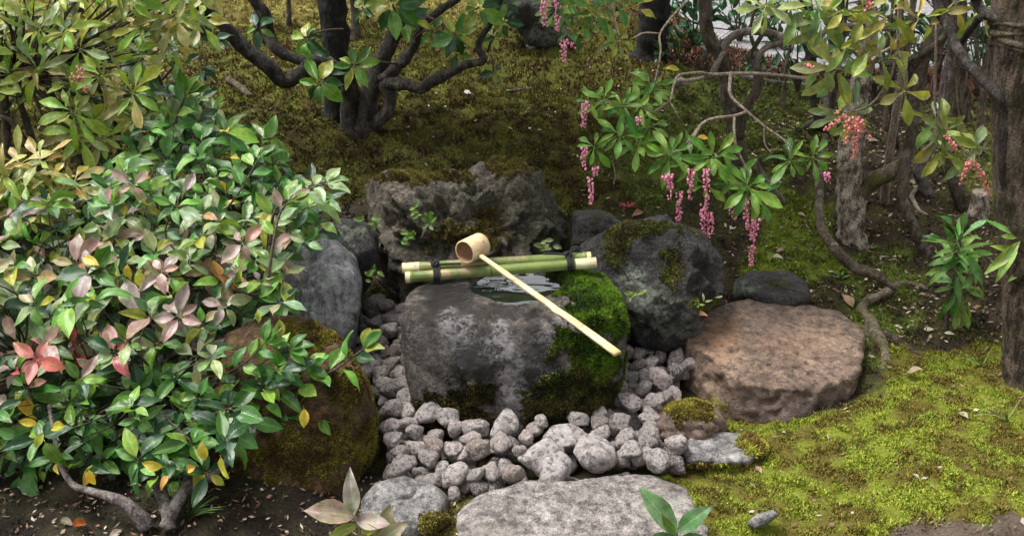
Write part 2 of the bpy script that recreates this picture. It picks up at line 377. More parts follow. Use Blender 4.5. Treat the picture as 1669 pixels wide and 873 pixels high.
# moss and soil crumbs: many small blades
def blades(P_, Nn, L, W, col, lean=0.7):
    n = len(P_); r = rng.normal(size=(n, 3)); d = Nn + r * lean * 0.6; d /= np.linalg.norm(d, axis=1)[:, None]
    s = np.cross(d, rng.normal(size=(n, 3))); s /= np.linalg.norm(s, axis=1)[:, None] + 1e-9
    L = L[:, None]; W = W[:, None]
    V = np.empty((n, 3, 3)); V[:, 0] = P_ - s * W; V[:, 1] = P_ + s * W; V[:, 2] = P_ + d * L
    Cc = np.empty((n, 3, 3)); Cc[:] = col[:, None, :]
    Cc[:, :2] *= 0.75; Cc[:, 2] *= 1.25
    return V.reshape(-1, 3), np.arange(3 * n).reshape(-1, 3), Cc.reshape(-1, 3)
def moss_ground(name, x0, x1, y0, y1, n, Lm):
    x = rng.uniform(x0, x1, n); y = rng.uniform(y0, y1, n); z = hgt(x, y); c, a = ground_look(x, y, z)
    Q = np.column_stack([x, y, z]); cl = fbm(Q * 22, 3); keep = rng.uniform(size=n) < a * ss(-0.5, 0.25, cl + (a - 0.6) * 0.8)
    bedk = (np.abs(x) < 0.47) & (np.abs(y - 2.3) < 0.36); keep &= ~bedk
    px, py, dp = proj(Q); keep &= (px > -260) & (px < 1930) & (py < 1000)
    Q, c, cl = Q[keep], c[keep], cl[keep]; k = len(Q)
    Q[:, 2] += 0.006 * np.clip(cl, -0.3, 1)
    c = c * rng.uniform(0.55, 1.55, (k, 1)) * np.array([1, 1, 1]); hue = rng.normal(size=(k, 1)) * 0.12; c = np.clip(c * (1 + hue * np.array([[1, -0.3, 0.2]])), 0.005, 0.8)
    L = Lm * rng.uniform(0.5, 1.5, k) * (1 + 0.6 * np.clip(cl, -0.5, 1)); W = L * rng.uniform(0.18, 0.32, k)
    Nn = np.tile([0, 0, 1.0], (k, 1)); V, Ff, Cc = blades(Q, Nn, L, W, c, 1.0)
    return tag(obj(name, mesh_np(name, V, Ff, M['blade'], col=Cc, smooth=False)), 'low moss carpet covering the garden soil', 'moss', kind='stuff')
moss_ground('ground_moss', 0.35, 1.6, 1.45, 2.9, 430000, 0.0062)
moss_ground('ground_moss', -1.4, 0.35, 1.45, 2.9, 130000, 0.0075)
moss_ground('bank_moss', -2.2, 2.6, 2.6, 4.1, 420000, 0.0095)
moss_ground('bank_moss', -2.9, 3.1, 4.1, 6.7, 300000, 0.013)
# spore stalks standing in the bank moss
n = 16000; x = rng.uniform(-1.6, 1.2, n); y = rng.uniform(3.6, 5.2, n); z = hgt(x, y); Q = np.column_stack([x, y, z]); px, py, dp = proj(Q)
k = (px > 160) & (px < 1130) & (py > 45) & (py < 170) & (fbm(Q * 5, 2) > -0.15) & (rng.uniform(size=n) < np.where(px > 820, 1, 0.45)); Q = Q[k]
V, Ff, Cc = blades(Q, np.tile([0, 0, 1.0], (len(Q), 1)), rng.uniform(0.012, 0.032, len(Q)), rng.uniform(0.0018, 0.003, len(Q)), np.tile([0.05, 0.028, 0.015], (len(Q), 1)), 0.25)
tag(obj('spore_stalks', mesh_np('spore_stalks', V, Ff, M['blade'], col=Cc, smooth=False)), 'thin dark spore stalks standing up out of the bank moss', 'moss stalks', kind='stuff')
# litter: small flat crumbs, needles and petals
def litter(name, n, box, cols, smin, smax, cond, label):
    x = rng.uniform(box[0], box[1], n); y = rng.uniform(box[2], box[3], n); z = hgt(x, y) + 0.006; Q = np.column_stack([x, y, z]); px, py, dp = proj(Q)
    k = cond(px, py, Q) & ~((np.abs(x) < 0.47) & (np.abs(y - 2.3) < 0.36)); Q = Q[k]; n = len(Q)
    a = rng.uniform(0, 6.28, n); d = np.column_stack([np.cos(a), np.sin(a), rng.normal(size=n) * 0.25]); s = np.column_stack([-np.sin(a), np.cos(a), rng.normal(size=n) * 0.3])
    L = rng.uniform(smin, smax, n)[:, None]; W = L * rng.uniform(0.12, 0.6, (n, 1))
    V = np.stack([Q - d * L, Q + s * W + [0, 0, 0.002], Q + d * L + [0, 0, 0.003], Q - s * W], 1).reshape(-1, 3)
    c = np.array(cols)[rng.integers(0, len(cols), n)] * rng.uniform(0.6, 1.2, (n, 1)); Cc = np.repeat(c, 4, 0)
    tag(obj(name, mesh_np(name, V, np.arange(4 * n).reshape(-1, 4), M['blade'], col=Cc, smooth=False)), label, 'leaf litter', kind='stuff')
LC = [(0.30, 0.22, 0.15), (0.18, 0.11, 0.07), (0.42, 0.36, 0.28), (0.10, 0.06, 0.04), (0.22, 0.12, 0.08)]
litter('leaf_litter', 9000, (0.3, 2.0, 1.5, 4.2), LC, 0.003, 0.011, lambda px, py, Q: (px > 1180) & ((py < 560) | (rng.uniform(size=len(px)) < 0.10)), 'dry leaf crumbs and twigs strewn under the stems at right')
litter('leaf_litter', 5000, (-1.6, 0.0, 1.45, 2.6), LC, 0.002, 0.009, lambda px, py, Q: py > 680, 'pale crumbs strewn on the dark soil at lower left')
litter('leaf_litter', 2500, (-2.2, 1.5, 2.7, 5.4), LC, 0.004, 0.012, lambda px, py, Q: py > 40, 'small dry leaf bits lying on the mossy bank')
# russet fern litter and low red-brown growth at the top right of the bank
x = rng.uniform(0.5, 2.9, 26000); y = rng.uniform(4.3, 5.3, 26000); z = hgt(x, y); Q = np.column_stack([x, y, z]); px, py, dp = proj(Q)
k = (((px > 1085) & (px < 1250) & (py > 25) & (py < 112)) | ((px > 1500) & (px < 1640) & (py > 95) & (py < 165)) | ((px > 960) & (px < 1040) & (py < 50)) | ((px > 1250) & (px < 1500) & (py > 90) & (py < 130))) & (fbm(Q * 7, 3) > -0.35); Q = Q[k]; n = len(Q)
V, Ff, Cc = blades(Q, np.tile([0, 0, 1.0], (n, 1)), rng.uniform(0.012, 0.04, n), rng.uniform(0.004, 0.007, n), np.array([0.14, 0.06, 0.04]) * rng.uniform(0.4, 1.8, (n, 1)), 1.3)
tag(obj('russet_ground_cover', mesh_np('russet_ground_cover', V, Ff, M['blade'], col=Cc, smooth=False)), 'russet low ground cover by the gravel court', 'ground cover', kind='stuff')

# ------------------------------------------------------------------ ROCKS
_ico = {}
def ico(level):
    if level not in _ico:
        bm = bmesh.new(); bmesh.ops.create_icosphere(bm, subdivisions=level, radius=1.0)
        v = np.array([q.co[:] for q in bm.verts]); f = np.array([[q.index for q in p.verts] for p in bm.faces]); bm.free(); _ico[level] = (v / np.linalg.norm(v, axis=1)[:, None], f)
    return _ico[level]
def vnormals(V, Fc):
    fn = np.cross(V[Fc[:, 1]] - V[Fc[:, 0]], V[Fc[:, 2]] - V[Fc[:, 0]]); vn = np.zeros_like(V)
    for k in range(3): np.add.at(vn, Fc[:, k], fn)
    return vn / (np.linalg.norm(vn, axis=1)[:, None] + 1e-12)
def patch_mask(V, patches):
    px, py, _ = proj(V); out = np.zeros(len(V)); nz = fbm(V * 14, 4); nz2 = fbm(V * 45 + 9, 3)
    for (a, b, rx, ry, s) in patches:
        d = np.sqrt(((px - a) / rx) ** 2 + ((py - b) / ry) ** 2); out = np.maximum(out, s * (1 - ss(0.6, 1.2, d + nz * 0.5 + nz2 * 0.4)))
    return out
def rock(name, outline, Yc, Df, Db, mat, label, n=3.5, planes=(), chips=6, amp=0.02, fscale=6, rid=0.3, level=5, c=None,
         moss=(), dark=(), lich_pale=(), mossn=0.0, blade=None, carve=None, seed=0, centre=None, cat='rock', bladefn=None, kk=14.0, cracks=0.013, fit=0.975):
    o = np.array(outline, float); cpx = o.mean(0) if centre is None else np.array(centre, float); c3 = at(cpx[0], cpx[1], Yc)
    v = (c3 - CAM); dist = np.linalg.norm(v); v /= dist; r = np.cross(v, [0, 0, 1.0]); r /= np.linalg.norm(r); u = np.cross(r, v)
    q2 = []
    for a, b in o:
        d = ray(a, b); p = CAM + d * (dist / (d @ v)); q2.append([(p - c3) @ r, (p - c3) @ u])
    q2 = np.array(q2); nO = len(q2); th = np.linspace(-math.pi, math.pi, 361)[:-1]; Rr = np.zeros(360)
    for i, tt in enumerate(th):
        dd = np.array([math.cos(tt), math.sin(tt)]); best = 0
        for k in range(nO):
            a_, b_ = q2[k], q2[(k + 1) % nO]; e = b_ - a_; den = dd[0] * e[1] - dd[1] * e[0]
            if abs(den) < 1e-12: continue
            s_ = (a_[0] * e[1] - a_[1] * e[0]) / den; u_ = (a_[0] * dd[1] - a_[1] * dd[0]) / den
            if s_ > 0 and -1e-6 <= u_ <= 1 + 1e-6: best = max(best, s_)
        Rr[i] = best if best > 0 else (Rr[i - 1] if i else 0.1)
    ker = np.hanning(9); ker /= ker.sum(); Rr = fit * np.convolve(np.concatenate([Rr[-8:], Rr, Rr[:8]]), ker, 'same')[8:-8]
    D, Fc = ico(level); a, b, cc = D @ r, D @ u, D @ v; s = np.sqrt(a * a + b * b); tt = np.arctan2(b, a)
    Rt = np.interp(tt, np.append(th, math.pi), np.append(Rr, Rr[0]))
    val = (s / Rt) ** n + (np.abs(cc) / np.where(cc < 0, Df, Db)) ** n
    lr = np.random.default_rng(100 + seed); r0 = val ** (-1 / n); inv = r0 ** -kk
    for (nx_, ny_, nz_, off) in planes:
        nn = np.array([nx_, ny_, nz_], float); nn /= np.linalg.norm(nn); inv += (np.maximum(D @ nn, 0) / off) ** kk
    for k in range(chips):
        nn = -v * lr.uniform(0.3, 1) + r * lr.normal() * 0.8 + u * lr.normal() * 0.6; nn /= np.linalg.norm(nn)
        sup = float((D * r0[:, None] @ nn).max()); inv += (np.maximum(D @ nn, 0) / (sup * lr.uniform(0.78, 0.93))) ** kk
    rad = inv ** (-1 / kk)
    W = c3 + D * rad[:, None]; sc = fscale
    nz = fbm(W * sc + seed * 3.1, 5, 0.55) * amp + (ridged(W * sc * 1.7 + seed, 4) - 0.7) * amp * rid
    ck = pn(W * sc * 0.8 + seed * 5.7 + 3) + 0.25 * pn(W * sc * 4); nz = nz - cracks * np.exp(-(ck / 0.045) ** 2) * (pn(W * sc * 0.5 + 11) > -0.05)
    edge = 1 - 0.6 * (s ** 6); W = W + D * (nz * edge)[:, None]
    if carve: W = carve(W)
    vn = vnormals(W, Fc)
    mk = np.zeros((len(W), 3)); mk[:, 0] = patch_mask(W, moss); mk[:, 1] = patch_mask(W, dark); mk[:, 2] = patch_mask(W, lich_pale)
    if mossn: mk[:, 0] = np.maximum(mk[:, 0], mossn * ss(0.25, 0.8, vn[:, 2] + fbm(W * 12, 3) * 0.5))
    org = np.array([c3[0], c3[1], float(W[:, 2].min())])
    ob = obj(name, mesh_np(name, W - org, Fc, mat, mask=mk), loc=tuple(org)); tag(ob, label, cat)
    if blade:
        cnt, Lb, c1, c2, thr = blade
        fa = np.linalg.norm(np.cross(W[Fc[:, 1]] - W[Fc[:, 0]], W[Fc[:, 2]] - W[Fc[:, 0]]), axis=1)
        fm = mk[Fc, 0].mean(1); fm = np.where(fm > thr, fm, 0) * fa
        facing = ((W[Fc[:, 0]] - CAM) * vn[Fc[:, 0]]).sum(1) < 0.3; fm = fm * facing
        if fm.sum() > 0:
            pick = rng.choice(len(Fc), cnt, p=fm / fm.sum()); bc = rng.dirichlet([1, 1, 1], cnt); Pp = (W[Fc[pick]] * bc[:, :, None]).sum(1); Nn = vn[Fc[pick, 0]]
            tcl = ss(-0.35, 0.35, fbm(Pp * 18 + 3, 3))[:, None]; colr = (np.array(c1) * (1 - tcl) + np.array(c2) * tcl) * rng.uniform(0.5, 1.5, (cnt, 1))
            if bladefn: colr = bladefn(Pp, colr)
            L = Lb * rng.uniform(0.5, 1.5, cnt); Vv, Ff, Cc = blades(Pp, Nn + [0, 0, 0.3], L, L * 0.24, colr, 1.0)
            tag(obj('moss', mesh_np('moss', Vv - org, Ff, M['blade'], col=Cc, smooth=False), ob), kind='stuff')
    return ob, W, Fc

M['rk_basin'] = rock_mat('basin_granite', (0.034, 0.026, 0.020), (0.098, 0.080, 0.064), speck=(0.21, 0.187, 0.168), speck_amt=0.65, speck_scale=150, rough=0.36, moss=(0.045, 0.045, 0.012), moss2=(0.02, 0.017, 0.010), lichen=(0.38, 0.36, 0.36), dark=(0.016, 0.013, 0.011))  # lichen colour here tints the painted pale highlights
M['rk_back'] = rock_mat('dark_mossy_rock', (0.075, 0.060, 0.046), (0.23, 0.19, 0.148), speck=(0.13, 0.108, 0.082), speck_amt=0.4, speck_scale=120, moss=(0.125, 0.105, 0.022), moss2=(0.065, 0.045, 0.017), bumps=1.0, lichen=(0.24, 0.24, 0.17))
M['rk_grey'] = rock_mat('smooth_grey_rock', (0.14, 0.145, 0.15), (0.23, 0.23, 0.235), speck=(0.30, 0.30, 0.30), speck_amt=0.3, speck_scale=220, rough=0.6, lichen=(0.50, 0.51, 0.48), stretch=(1.6, 1.6, 0.6), bumps=0.3, spots=0.8)
M['rk_dark'] = rock_mat('dark_rock', (0.016, 0.014, 0.013), (0.055, 0.049, 0.045), speck=(0.16, 0.15, 0.15), speck_amt=0.25, speck_scale=150, lichen=(0.24, 0.27, 0.20), moss=(0.09, 0.09, 0.02), moss2=(0.05, 0.04, 0.015), bumps=0.9, rough=0.6)
M['rk_red'] = rock_mat('reddish_stone', (0.105, 0.068, 0.046), (0.195, 0.132, 0.092), speck=(0.28, 0.20, 0.145), speck_amt=0.3, speck_scale=160, lichen=(0.32, 0.17, 0.09), dark=(0.075, 0.052, 0.048), moss=(0.19, 0.17, 0.03), moss2=(0.10, 0.07, 0.02), bumps=0.4)
M['rk_brown'] = rock_mat('brown_mossy_boulder', (0.085, 0.042, 0.018), (0.17, 0.092, 0.034), speck=(0.19, 0.11, 0.045), speck_amt=0.3, moss=(0.16, 0.12, 0.02), moss2=(0.08, 0.042, 0.014), bumps=1.0, rough=0.9)
M['rk_slab'] = rock_mat('pale_slab', (0.175, 0.15, 0.138), (0.27, 0.24, 0.22), speck=(0.38, 0.35, 0.33), speck_amt=0.45, speck_scale=200, lichen=(0.50, 0.48, 0.42), dark=(0.16, 0.12, 0.10), bumps=0.6, rough=0.8, moss=(0.22, 0.19, 0.05), moss2=(0.14, 0.10, 0.03))
M['rk_blue'] = rock_mat('blue_grey_stone', (0.13, 0.122, 0.115), (0.225, 0.215, 0.205), speck=(0.33, 0.33, 0.33), speck_amt=0.35, speck_scale=180, lichen=(0.5, 0.5, 0.46), bumps=0.5, moss=(0.2, 0.18, 0.04), moss2=(0.12, 0.1, 0.03))

rock('boulder', [(585, 283), (640, 276), (700, 285), (745, 284), (785, 264), (825, 246), (872, 262), (915, 300), (938, 345), (940, 400), (900, 440), (830, 480), (720, 520), (640, 540), (612, 460), (600, 380), (592, 320)], 2.92, 0.20, 0.25,
     M['rk_back'], 'large dark craggy rock with a mossy peak standing right behind the basin', n=3, planes=[], chips=14, amp=0.06, fscale=6.5, rid=1.6, level=6, centre=(765, 385), seed=1,
     moss=[(690, 284, 110, 12, 0.95), (825, 268, 45, 16, 0.6), (830, 345, 130, 110, 0.45), (680, 360, 110, 90, 0.43), (640, 330, 60, 60, 0.42), (760, 385, 80, 45, 0.5)], lich_pale=[(810, 350, 130, 80, 0.8), (700, 380, 100, 60, 0.4)], dark=[(750, 322, 45, 9, 0.95), (905, 350, 9, 60, 0.8), (840, 400, 60, 9, 0.7)],
     blade=(36000, 0.006, (0.11, 0.08, 0.022), (0.19, 0.16, 0.035), 0.455))
rock('boulder', [(478, 400), (510, 383), (550, 388), (580, 412), (590, 450), (590, 510), (582, 570), (560, 600), (500, 600), (455, 560), (450, 480), (460, 430)], 2.48, 0.16, 0.2,
     M['rk_grey'], 'smooth grey boulder with pale lichen spots left of the basin', n=4.5, planes=[(-0.4, -0.3, 1, 0.13)], chips=8, amp=0.025, fscale=4, seed=2, rid=0.7, lich_pale=[(560, 470, 30, 70, 0.5)], dark=[(590, 560, 22, 60, 0.7), (560, 590, 40, 30, 0.8)])
rock('boulder', [(515, 375), (560, 355), (600, 362), (615, 385), (618, 430), (605, 470), (575, 500), (530, 470)], 2.72, 0.12, 0.15,
     M['rk_dark'], 'small dark rock wedged between the smooth grey boulder and the craggy rock', chips=6, amp=0.02, seed=3, lich_pale=[(575, 380, 35, 12, 0.9), (572, 405, 14, 12, 1)])
rock('boulder', [(930, 372), (935, 345), (975, 338), (1010, 360), (1040, 390), (1020, 430), (960, 440), (930, 420)], 2.8, 0.12, 0.15,
     M['rk_dark'], 'small angular dark rock between the craggy rock and the large dark boulder', chips=7, amp=0.03, rid=0.6, seed=4, moss=[(980, 350, 30, 12, 0.5)])
rock('boulder', [(945, 400), (1000, 365), (1080, 358), (1150, 372), (1185, 400), (1192, 450), (1185, 490), (1150, 520), (1120, 570), (1060, 575), (1010, 560), (985, 510), (950, 450)], 2.55, 0.2, 0.22,
     M['rk_dark'], 'large dark rounded boulder with green moss and pale lichen right of the basin', n=3.2, planes=[(-0.3, -0.6, 0.9, 0.17), (0.4, -0.8, 0.3, 0.2)], chips=10, amp=0.045, fscale=5, rid=0.9, level=6, seed=5,
     moss=[(1050, 372, 80, 15, 0.75), (1000, 400, 25, 40, 0.6), (1095, 430, 26, 45, 0.55), (1150, 500, 30, 14, 0.6)], lich_pale=[(1030, 455, 26, 28, 0.9), (1060, 500, 50, 40, 0.7), (1100, 530, 50, 30, 0.5)], dark=[(1160, 440, 40, 60, 0.3)],
     blade=(12000, 0.006, (0.07, 0.06, 0.014), (0.12, 0.13, 0.02), 0.3))
rock('boulder', [(1188, 455), (1225, 440), (1280, 442), (1315, 460), (1322, 490), (1290, 510), (1220, 510), (1190, 490)], 2.72, 0.14, 0.16,
     M['rk_dark'], 'low dark slate-coloured rock behind the reddish flat-topped stone', planes=[(0, 0, 1, 0.045)], chips=4, amp=0.015, seed=6, moss=[(1270, 462, 26, 10, 0.7)], lich_pale=[(1210, 470, 26, 14, 0.8)])
rock('stepping_stone', [(1122, 545), (1150, 503), (1215, 484), (1300, 486), (1375, 500), (1412, 540), (1412, 580), (1395, 630), (1360, 672), (1280, 700), (1190, 708), (1120, 700), (1105, 660), (1115, 600)], 2.38, 0.42, 0.30,
     M['rk_red'], 'large reddish brown flat-topped stone right of the basin', n=12, kk=48.0, planes=[(0.03, -0.03, 1, 0.066), (-0.9, -0.42, 0.08, 0.225), (-0.3, -0.95, 0.12, 0.235), (0.4, -0.92, 0.1, 0.225), (0.9, -0.4, 0.1, 0.235)], chips=0, amp=0.012, fscale=9, rid=1.3, level=6, seed=7, fit=1.01, centre=(1262, 592),
     moss=[(1150, 680, 45, 30, 0.9)], dark=[(1320, 668, 120, 34, 0.5), (1180, 670, 70, 30, 0.3), (1270, 500, 100, 10, 0.35), (1240, 530, 40, 14, 0.3)], lich_pale=[(1175, 555, 35, 40, 0.7), (1300, 560, 60, 30, 0.25)], cat='stone')
rock('stone', [(1058, 690), (1085, 660), (1130, 650), (1170, 660), (1190, 700), (1160, 725), (1100, 735), (1062, 718)], 2.13, 0.1, 0.12,
     M['rk_red'], 'small brown stone with a moss cap at the foot of the reddish stone', chips=4, amp=0.012, seed=8, moss=[(1130, 668, 40, 22, 0.75)], dark=[(1085, 705, 50, 25, 0.4)], blade=(9000, 0.007, (0.12, 0.09, 0.02), (0.28, 0.25, 0.04), 0.3), cat='stone')
rock('stone', [(1107, 735), (1125, 712), (1170, 702), (1230, 705), (1255, 730), (1225, 758), (1160, 764), (1115, 758)], 2.03, 0.10, 0.10,
     M['rk_blue'], 'flat blue-grey stone half sunk in moss below the reddish stone', planes=[(0, 0, 1, 0.03)], chips=3, amp=0.008, seed=9, lich_pale=[(1195, 745, 14, 7, 0.8)], moss=[(1240, 722, 30, 26, 1), (1180, 762, 70, 9, 1)], blade=(5000, 0.007, (0.18, 0.125, 0.03), (0.32, 0.33, 0.035), 0.3), cat='stone')
rock('slab', [(748, 830), (790, 795), (850, 780), (950, 772), (1060, 768), (1120, 785), (1135, 815), (1150, 860), (1140, 940), (1000, 985), (800, 980), (750, 920)], 1.74, 0.2, 0.2,
     M['rk_slab'], 'broad pale grey slab at the very front below the pebbles', n=5, planes=[(0, 0.0, 1, 0.06)], chips=0, amp=0.02, fscale=8, rid=0.9, level=6, seed=10, dark=[(850, 858, 60, 6, 0.35), (790, 860, 50, 12, 0.4), (1100, 790, 40, 8, 0.35)], lich_pale=[(1080, 830, 60, 20, 0.5)], cat='stone')
rock('stone', [(585, 815), (610, 785), (660, 773), (705, 785), (735, 810), (730, 850), (680, 880), (610, 880), (585, 850)], 1.80, 0.11, 0.12,
     M['rk_blue'], 'rounded pale grey stone between the brown mossy boulder and the front slab', planes=[(0, -0.1, 1, 0.055)], chips=2, amp=0.010, seed=11, moss=[(716, 852, 32, 18, 0.9)], blade=(2500, 0.007, (0.14, 0.11, 0.03), (0.28, 0.24, 0.05), 0.3), cat='stone')
rock('boulder', [(330, 600), (365, 540), (430, 512), (490, 510), (540, 535), (580, 590), (615, 640), (635, 700), (642, 765), (600, 800), (540, 830), (420, 830), (340, 780), (320, 680)], 2.03, 0.13, 0.26,
     M['rk_brown'], 'big rusty brown boulder coated with moss left of the basin', n=3.2, planes=[], chips=4, amp=0.02, fscale=5, level=6, seed=12, mossn=0.46,
     moss=[(570, 620, 40, 50, 0.62), (605, 735, 34, 50, 1.0), (500, 550, 80, 24, 0.6), (560, 690, 90, 90, 0.5), (480, 740, 130, 80, 0.52)], blade=(42000, 0.006, (0.09, 0.055, 0.015), (0.21, 0.18, 0.028), 0.5))
rock('stone', [(590, 492), (600, 484), (616, 490), (618, 512), (604, 520), (590, 512)], 2.5, 0.03, 0.03, M['rk_dark'], 'small blue-black smooth stone tucked above the pebbles beside the grey boulder', chips=1, amp=0.003, level=4, seed=13, cat='stone')
rock('stone', [(1215, 852), (1232, 836), (1262, 828), (1272, 838), (1250, 856), (1228, 862)], 1.73, 0.03, 0.03, M['rk_blue'], 'small pale grey stone lying alone on the front moss', chips=5, amp=0.005, level=4, seed=14, cat='stone')
rock('stone', [(1630, 868), (1645, 858), (1665, 860), (1668, 875), (1640, 882)], 1.70, 0.03, 0.03, M['rk_slab'], 'small white pebble on bare soil in the bottom right corner', chips=2, amp=0.003, level=4, seed=15, cat='stone')
rock('boulder', [(820, -60), (900, -70), (915, 0), (925, 50), (945, 75), (900, 82), (860, 78), (835, 40), (800, 0)], 4.6, 0.2, 0.25, M['rk_dark'], 'grey upright rock at the top of the bank behind the hanging pink flowers', chips=6, amp=0.05, fscale=4, rid=0.6, seed=16, centre=(870, 20), lich_pale=[(900, 55, 40, 30, 0.7)])
rock('stone', [(855, 74), (868, 66), (890, 68), (905, 74), (900, 82), (862, 84)], 4.55, 0.05, 0.05, M['rk_blue'], 'small pale grey stone at the foot of the upright rock on the bank', chips=3, amp=0.005, level=4, seed=17, cat='stone')
rock('stone', [(1095, 130), (1110, 126), (1122, 130), (1122, 139), (1104, 141)], 3.95, 0.04, 0.04, M['rk_blue'], 'small pale stone on the bank below the tangle of thin branches', chips=3, amp=0.004, level=4, seed=18, cat='stone')

# ---- the stone basin
BX, BY, BA, BB, ZR = 0.0, 2.375, 0.134, 0.122, 0.302
def carve(W):
    # opening is off-centre to the left of the moss mound; its lip is lowest at the front
    e = np.sqrt(((W[:, 0] - (0.01)) / BA) ** 2 + ((W[:, 1] - BY) / BB) ** 2 ) + fbm(W * 9, 3) * 0.12
    bowl = ZR - 0.12 * (1 - ss(0.55, 1.02, e)); top = W[:, 2] > 0.17
    W = W.copy(); z = np.where(top & (e < 1.05), np.minimum(W[:, 2], bowl + 0.004), W[:, 2])
    # worn overflow lip and softer front shoulder
    lip = np.exp(-((W[:, 0] - 0.03) / 0.09) ** 2) * np.exp(-((W[:, 1] - 2.2) / 0.08) ** 2) * (W[:, 2] > 0.2); z = z - 0.018 * lip
    W[:, 2] = z; return W
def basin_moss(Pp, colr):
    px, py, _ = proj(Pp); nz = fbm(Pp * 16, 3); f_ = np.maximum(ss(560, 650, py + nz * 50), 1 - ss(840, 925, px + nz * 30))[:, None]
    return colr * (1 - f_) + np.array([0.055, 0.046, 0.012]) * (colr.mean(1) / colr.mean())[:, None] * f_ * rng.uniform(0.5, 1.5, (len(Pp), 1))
bas, BW, BF = rock('stone_basin', [(660, 530), (663, 492), (680, 466), (720, 452), (780, 440), (860, 434), (930, 434), (985, 446), (1008, 480), (1017, 525), (1014, 575), (1008, 620), (990, 668), (945, 705), (880, 722), (810, 724), (745, 712), (700, 690), (672, 650), (662, 590)],
     2.37, 0.29, 0.24, M['rk_basin'], 'round carved granite water basin with dark wet streaks and a bright mossy shoulder', n=6, kk=30.0, cracks=0.004, planes=[(-0.02, 0.0, 1, 0.2), (0, -1, 0.06, 0.255), (-0.7, -0.7, 0.1, 0.33), (0.7, -0.7, 0.1, 0.33)], chips=0, amp=0.012, fscale=6, rid=0.3, level=6, centre=(838, 565), seed=20, carve=carve, cat='water basin',
     moss=[(975, 505, 54, 85, 1.0), (962, 590, 58, 80, 1.0), (910, 660, 70, 55, 0.58), (700, 668, 34, 34, 0.7), (765, 660, 60, 55, 0.56), (960, 655, 60, 60, 0.72), (935, 455, 50, 22, 0.9)],
     dark=[(722, 490, 55, 60, 1.0), (860, 690, 120, 30, 0.8), (868, 600, 26, 90, 0.9), (720, 600, 30, 50, 0.3), (780, 610, 44, 95, 1.0), (890, 620, 46, 85, 0.95), (700, 560, 22, 60, 0.5), (820, 545, 26, 26, 0.55), (868, 545, 22, 30, 0.6), (830, 690, 150, 26, 0.85), (975, 640, 45, 70, 0.8), (800, 505, 60, 20, 0.75), (690, 660, 30, 40, 0.5)],
     lich_pale=[(745, 532, 34, 24, 0.6), (815, 560, 22, 34, 0.75), (908, 540, 30, 24, 0.65), (832, 640, 26, 80, 0.5)],  # whitish highlights painted on the front, plus a grey grain stripe
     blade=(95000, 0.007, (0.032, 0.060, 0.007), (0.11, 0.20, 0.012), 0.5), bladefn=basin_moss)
m, t, b = nm('basin_water'); v = coord(t)
b.inputs['Base Color'].default_value = (0.010, 0.013, 0.011, 1); b.inputs['Roughness'].default_value = 0.03; b.inputs['IOR'].default_value = 3.1
mp = t.nodes.new('ShaderNodeMapping'); mp.inputs['Scale'].default_value = (1, 2.2, 1); t.links.new(v, mp.inputs[0])
bump(t, b, noise_n(t, 10, 2, 0.4, mp.outputs[0]), 0.5, 0.015)
th = np.linspace(0, 2 * math.pi, 64, endpoint=False); rr = [0.0, 0.4, 0.8, 1.02]
WV = [[0.01, BY, 0.284]]; 
for q in rr[1:]: WV += [[0.01 + BA * q * math.cos(a), BY + BB * q * math.sin(a), 0.284] for a in th]
WF = [(0, 1 + k, 1 + (k + 1) % 64) for k in range(64)]
WF2 = [(1 + j * 64 + k, 1 + (j + 1) * 64 + k, 1 + (j + 1) * 64 + (k + 1) % 64, 1 + j * 64 + (k + 1) % 64) for j in range(2) for k in range(64)]
me = bpy.data.meshes.new('water'); bo = np.array(bas.location); me.from_pydata((np.array(WV) - bo).tolist(), [], WF + WF2); me.materials.append(m); me.update()
tag(obj('water', me, bas), 'still dark water reflecting pale sky')

# ------------------------------------------------------------------ BAMBOO REST AND LADLE
def bamboo_mat(name, tan, green, scale=(9, 9, 9), thr=0.5):
    m, t, b = nm(name); v = coord(t)
    mp = t.nodes.new('ShaderNodeMapping'); mp.inputs['Scale'].default_value = scale; t.links.new(v, mp.inputs[0])
    c = mix(t, ramp(t, noise_n(t, 1, 4, 0.6, mp.outputs[0]), [(thr - 0.06, 0), (thr + 0.05, 1)]), tan, green)
    mp2 = t.nodes.new('ShaderNodeMapping'); mp2.inputs['Scale'].default_value = (12, 220, 220); t.links.new(v, mp2.inputs[0])
    c = mix(t, 0.45, c, ramp(t, noise_n(t, 1, 4, 0.6, mp2.outputs[0]), [(0.3, 0.25), (0.7, 0.75)]), 'OVERLAY')
    c = mix(t, ramp(t, noise_n(t, 70, 4, 0.7, v), [(0.58, 0), (0.70, 1)]), c, (0.16, 0.12, 0.06))
    c = mix(t, 0.5, c, ramp(t, noise_n(t, 14, 4, 0.7, v), [(0.4, 0.25), (0.6, 0.75)]), 'OVERLAY')
    t.links.new(c, b.inputs['Base Color']); b.inputs['Roughness'].default_value = 0.42
    bump(t, b, noise_n(t, 1, 3, 0.6, mp2.outputs[0]), 0.15, 0.002); return m
M['bam_green'] = bamboo_mat('green_bamboo', (0.28, 0.22, 0.105), (0.125, 0.17, 0.032), thr=0.45)
M['bam_cut'] = bamboo_mat('cut_bamboo', (0.62, 0.54, 0.34), (0.52, 0.46, 0.24))
M['bam_tan'] = bamboo_mat('tan_bamboo', (0.70, 0.54, 0.32), (0.66, 0.49, 0.27), thr=0.5)
M['bam_handle'] = bamboo_mat('handle_bamboo', (0.64, 0.49, 0.27), (0.46, 0.37, 0.15), scale=(6, 6, 6), thr=0.62)
M['hollow'] = bamboo_mat('cup_inside', (0.42, 0.25, 0.14), (0.50, 0.33, 0.19))
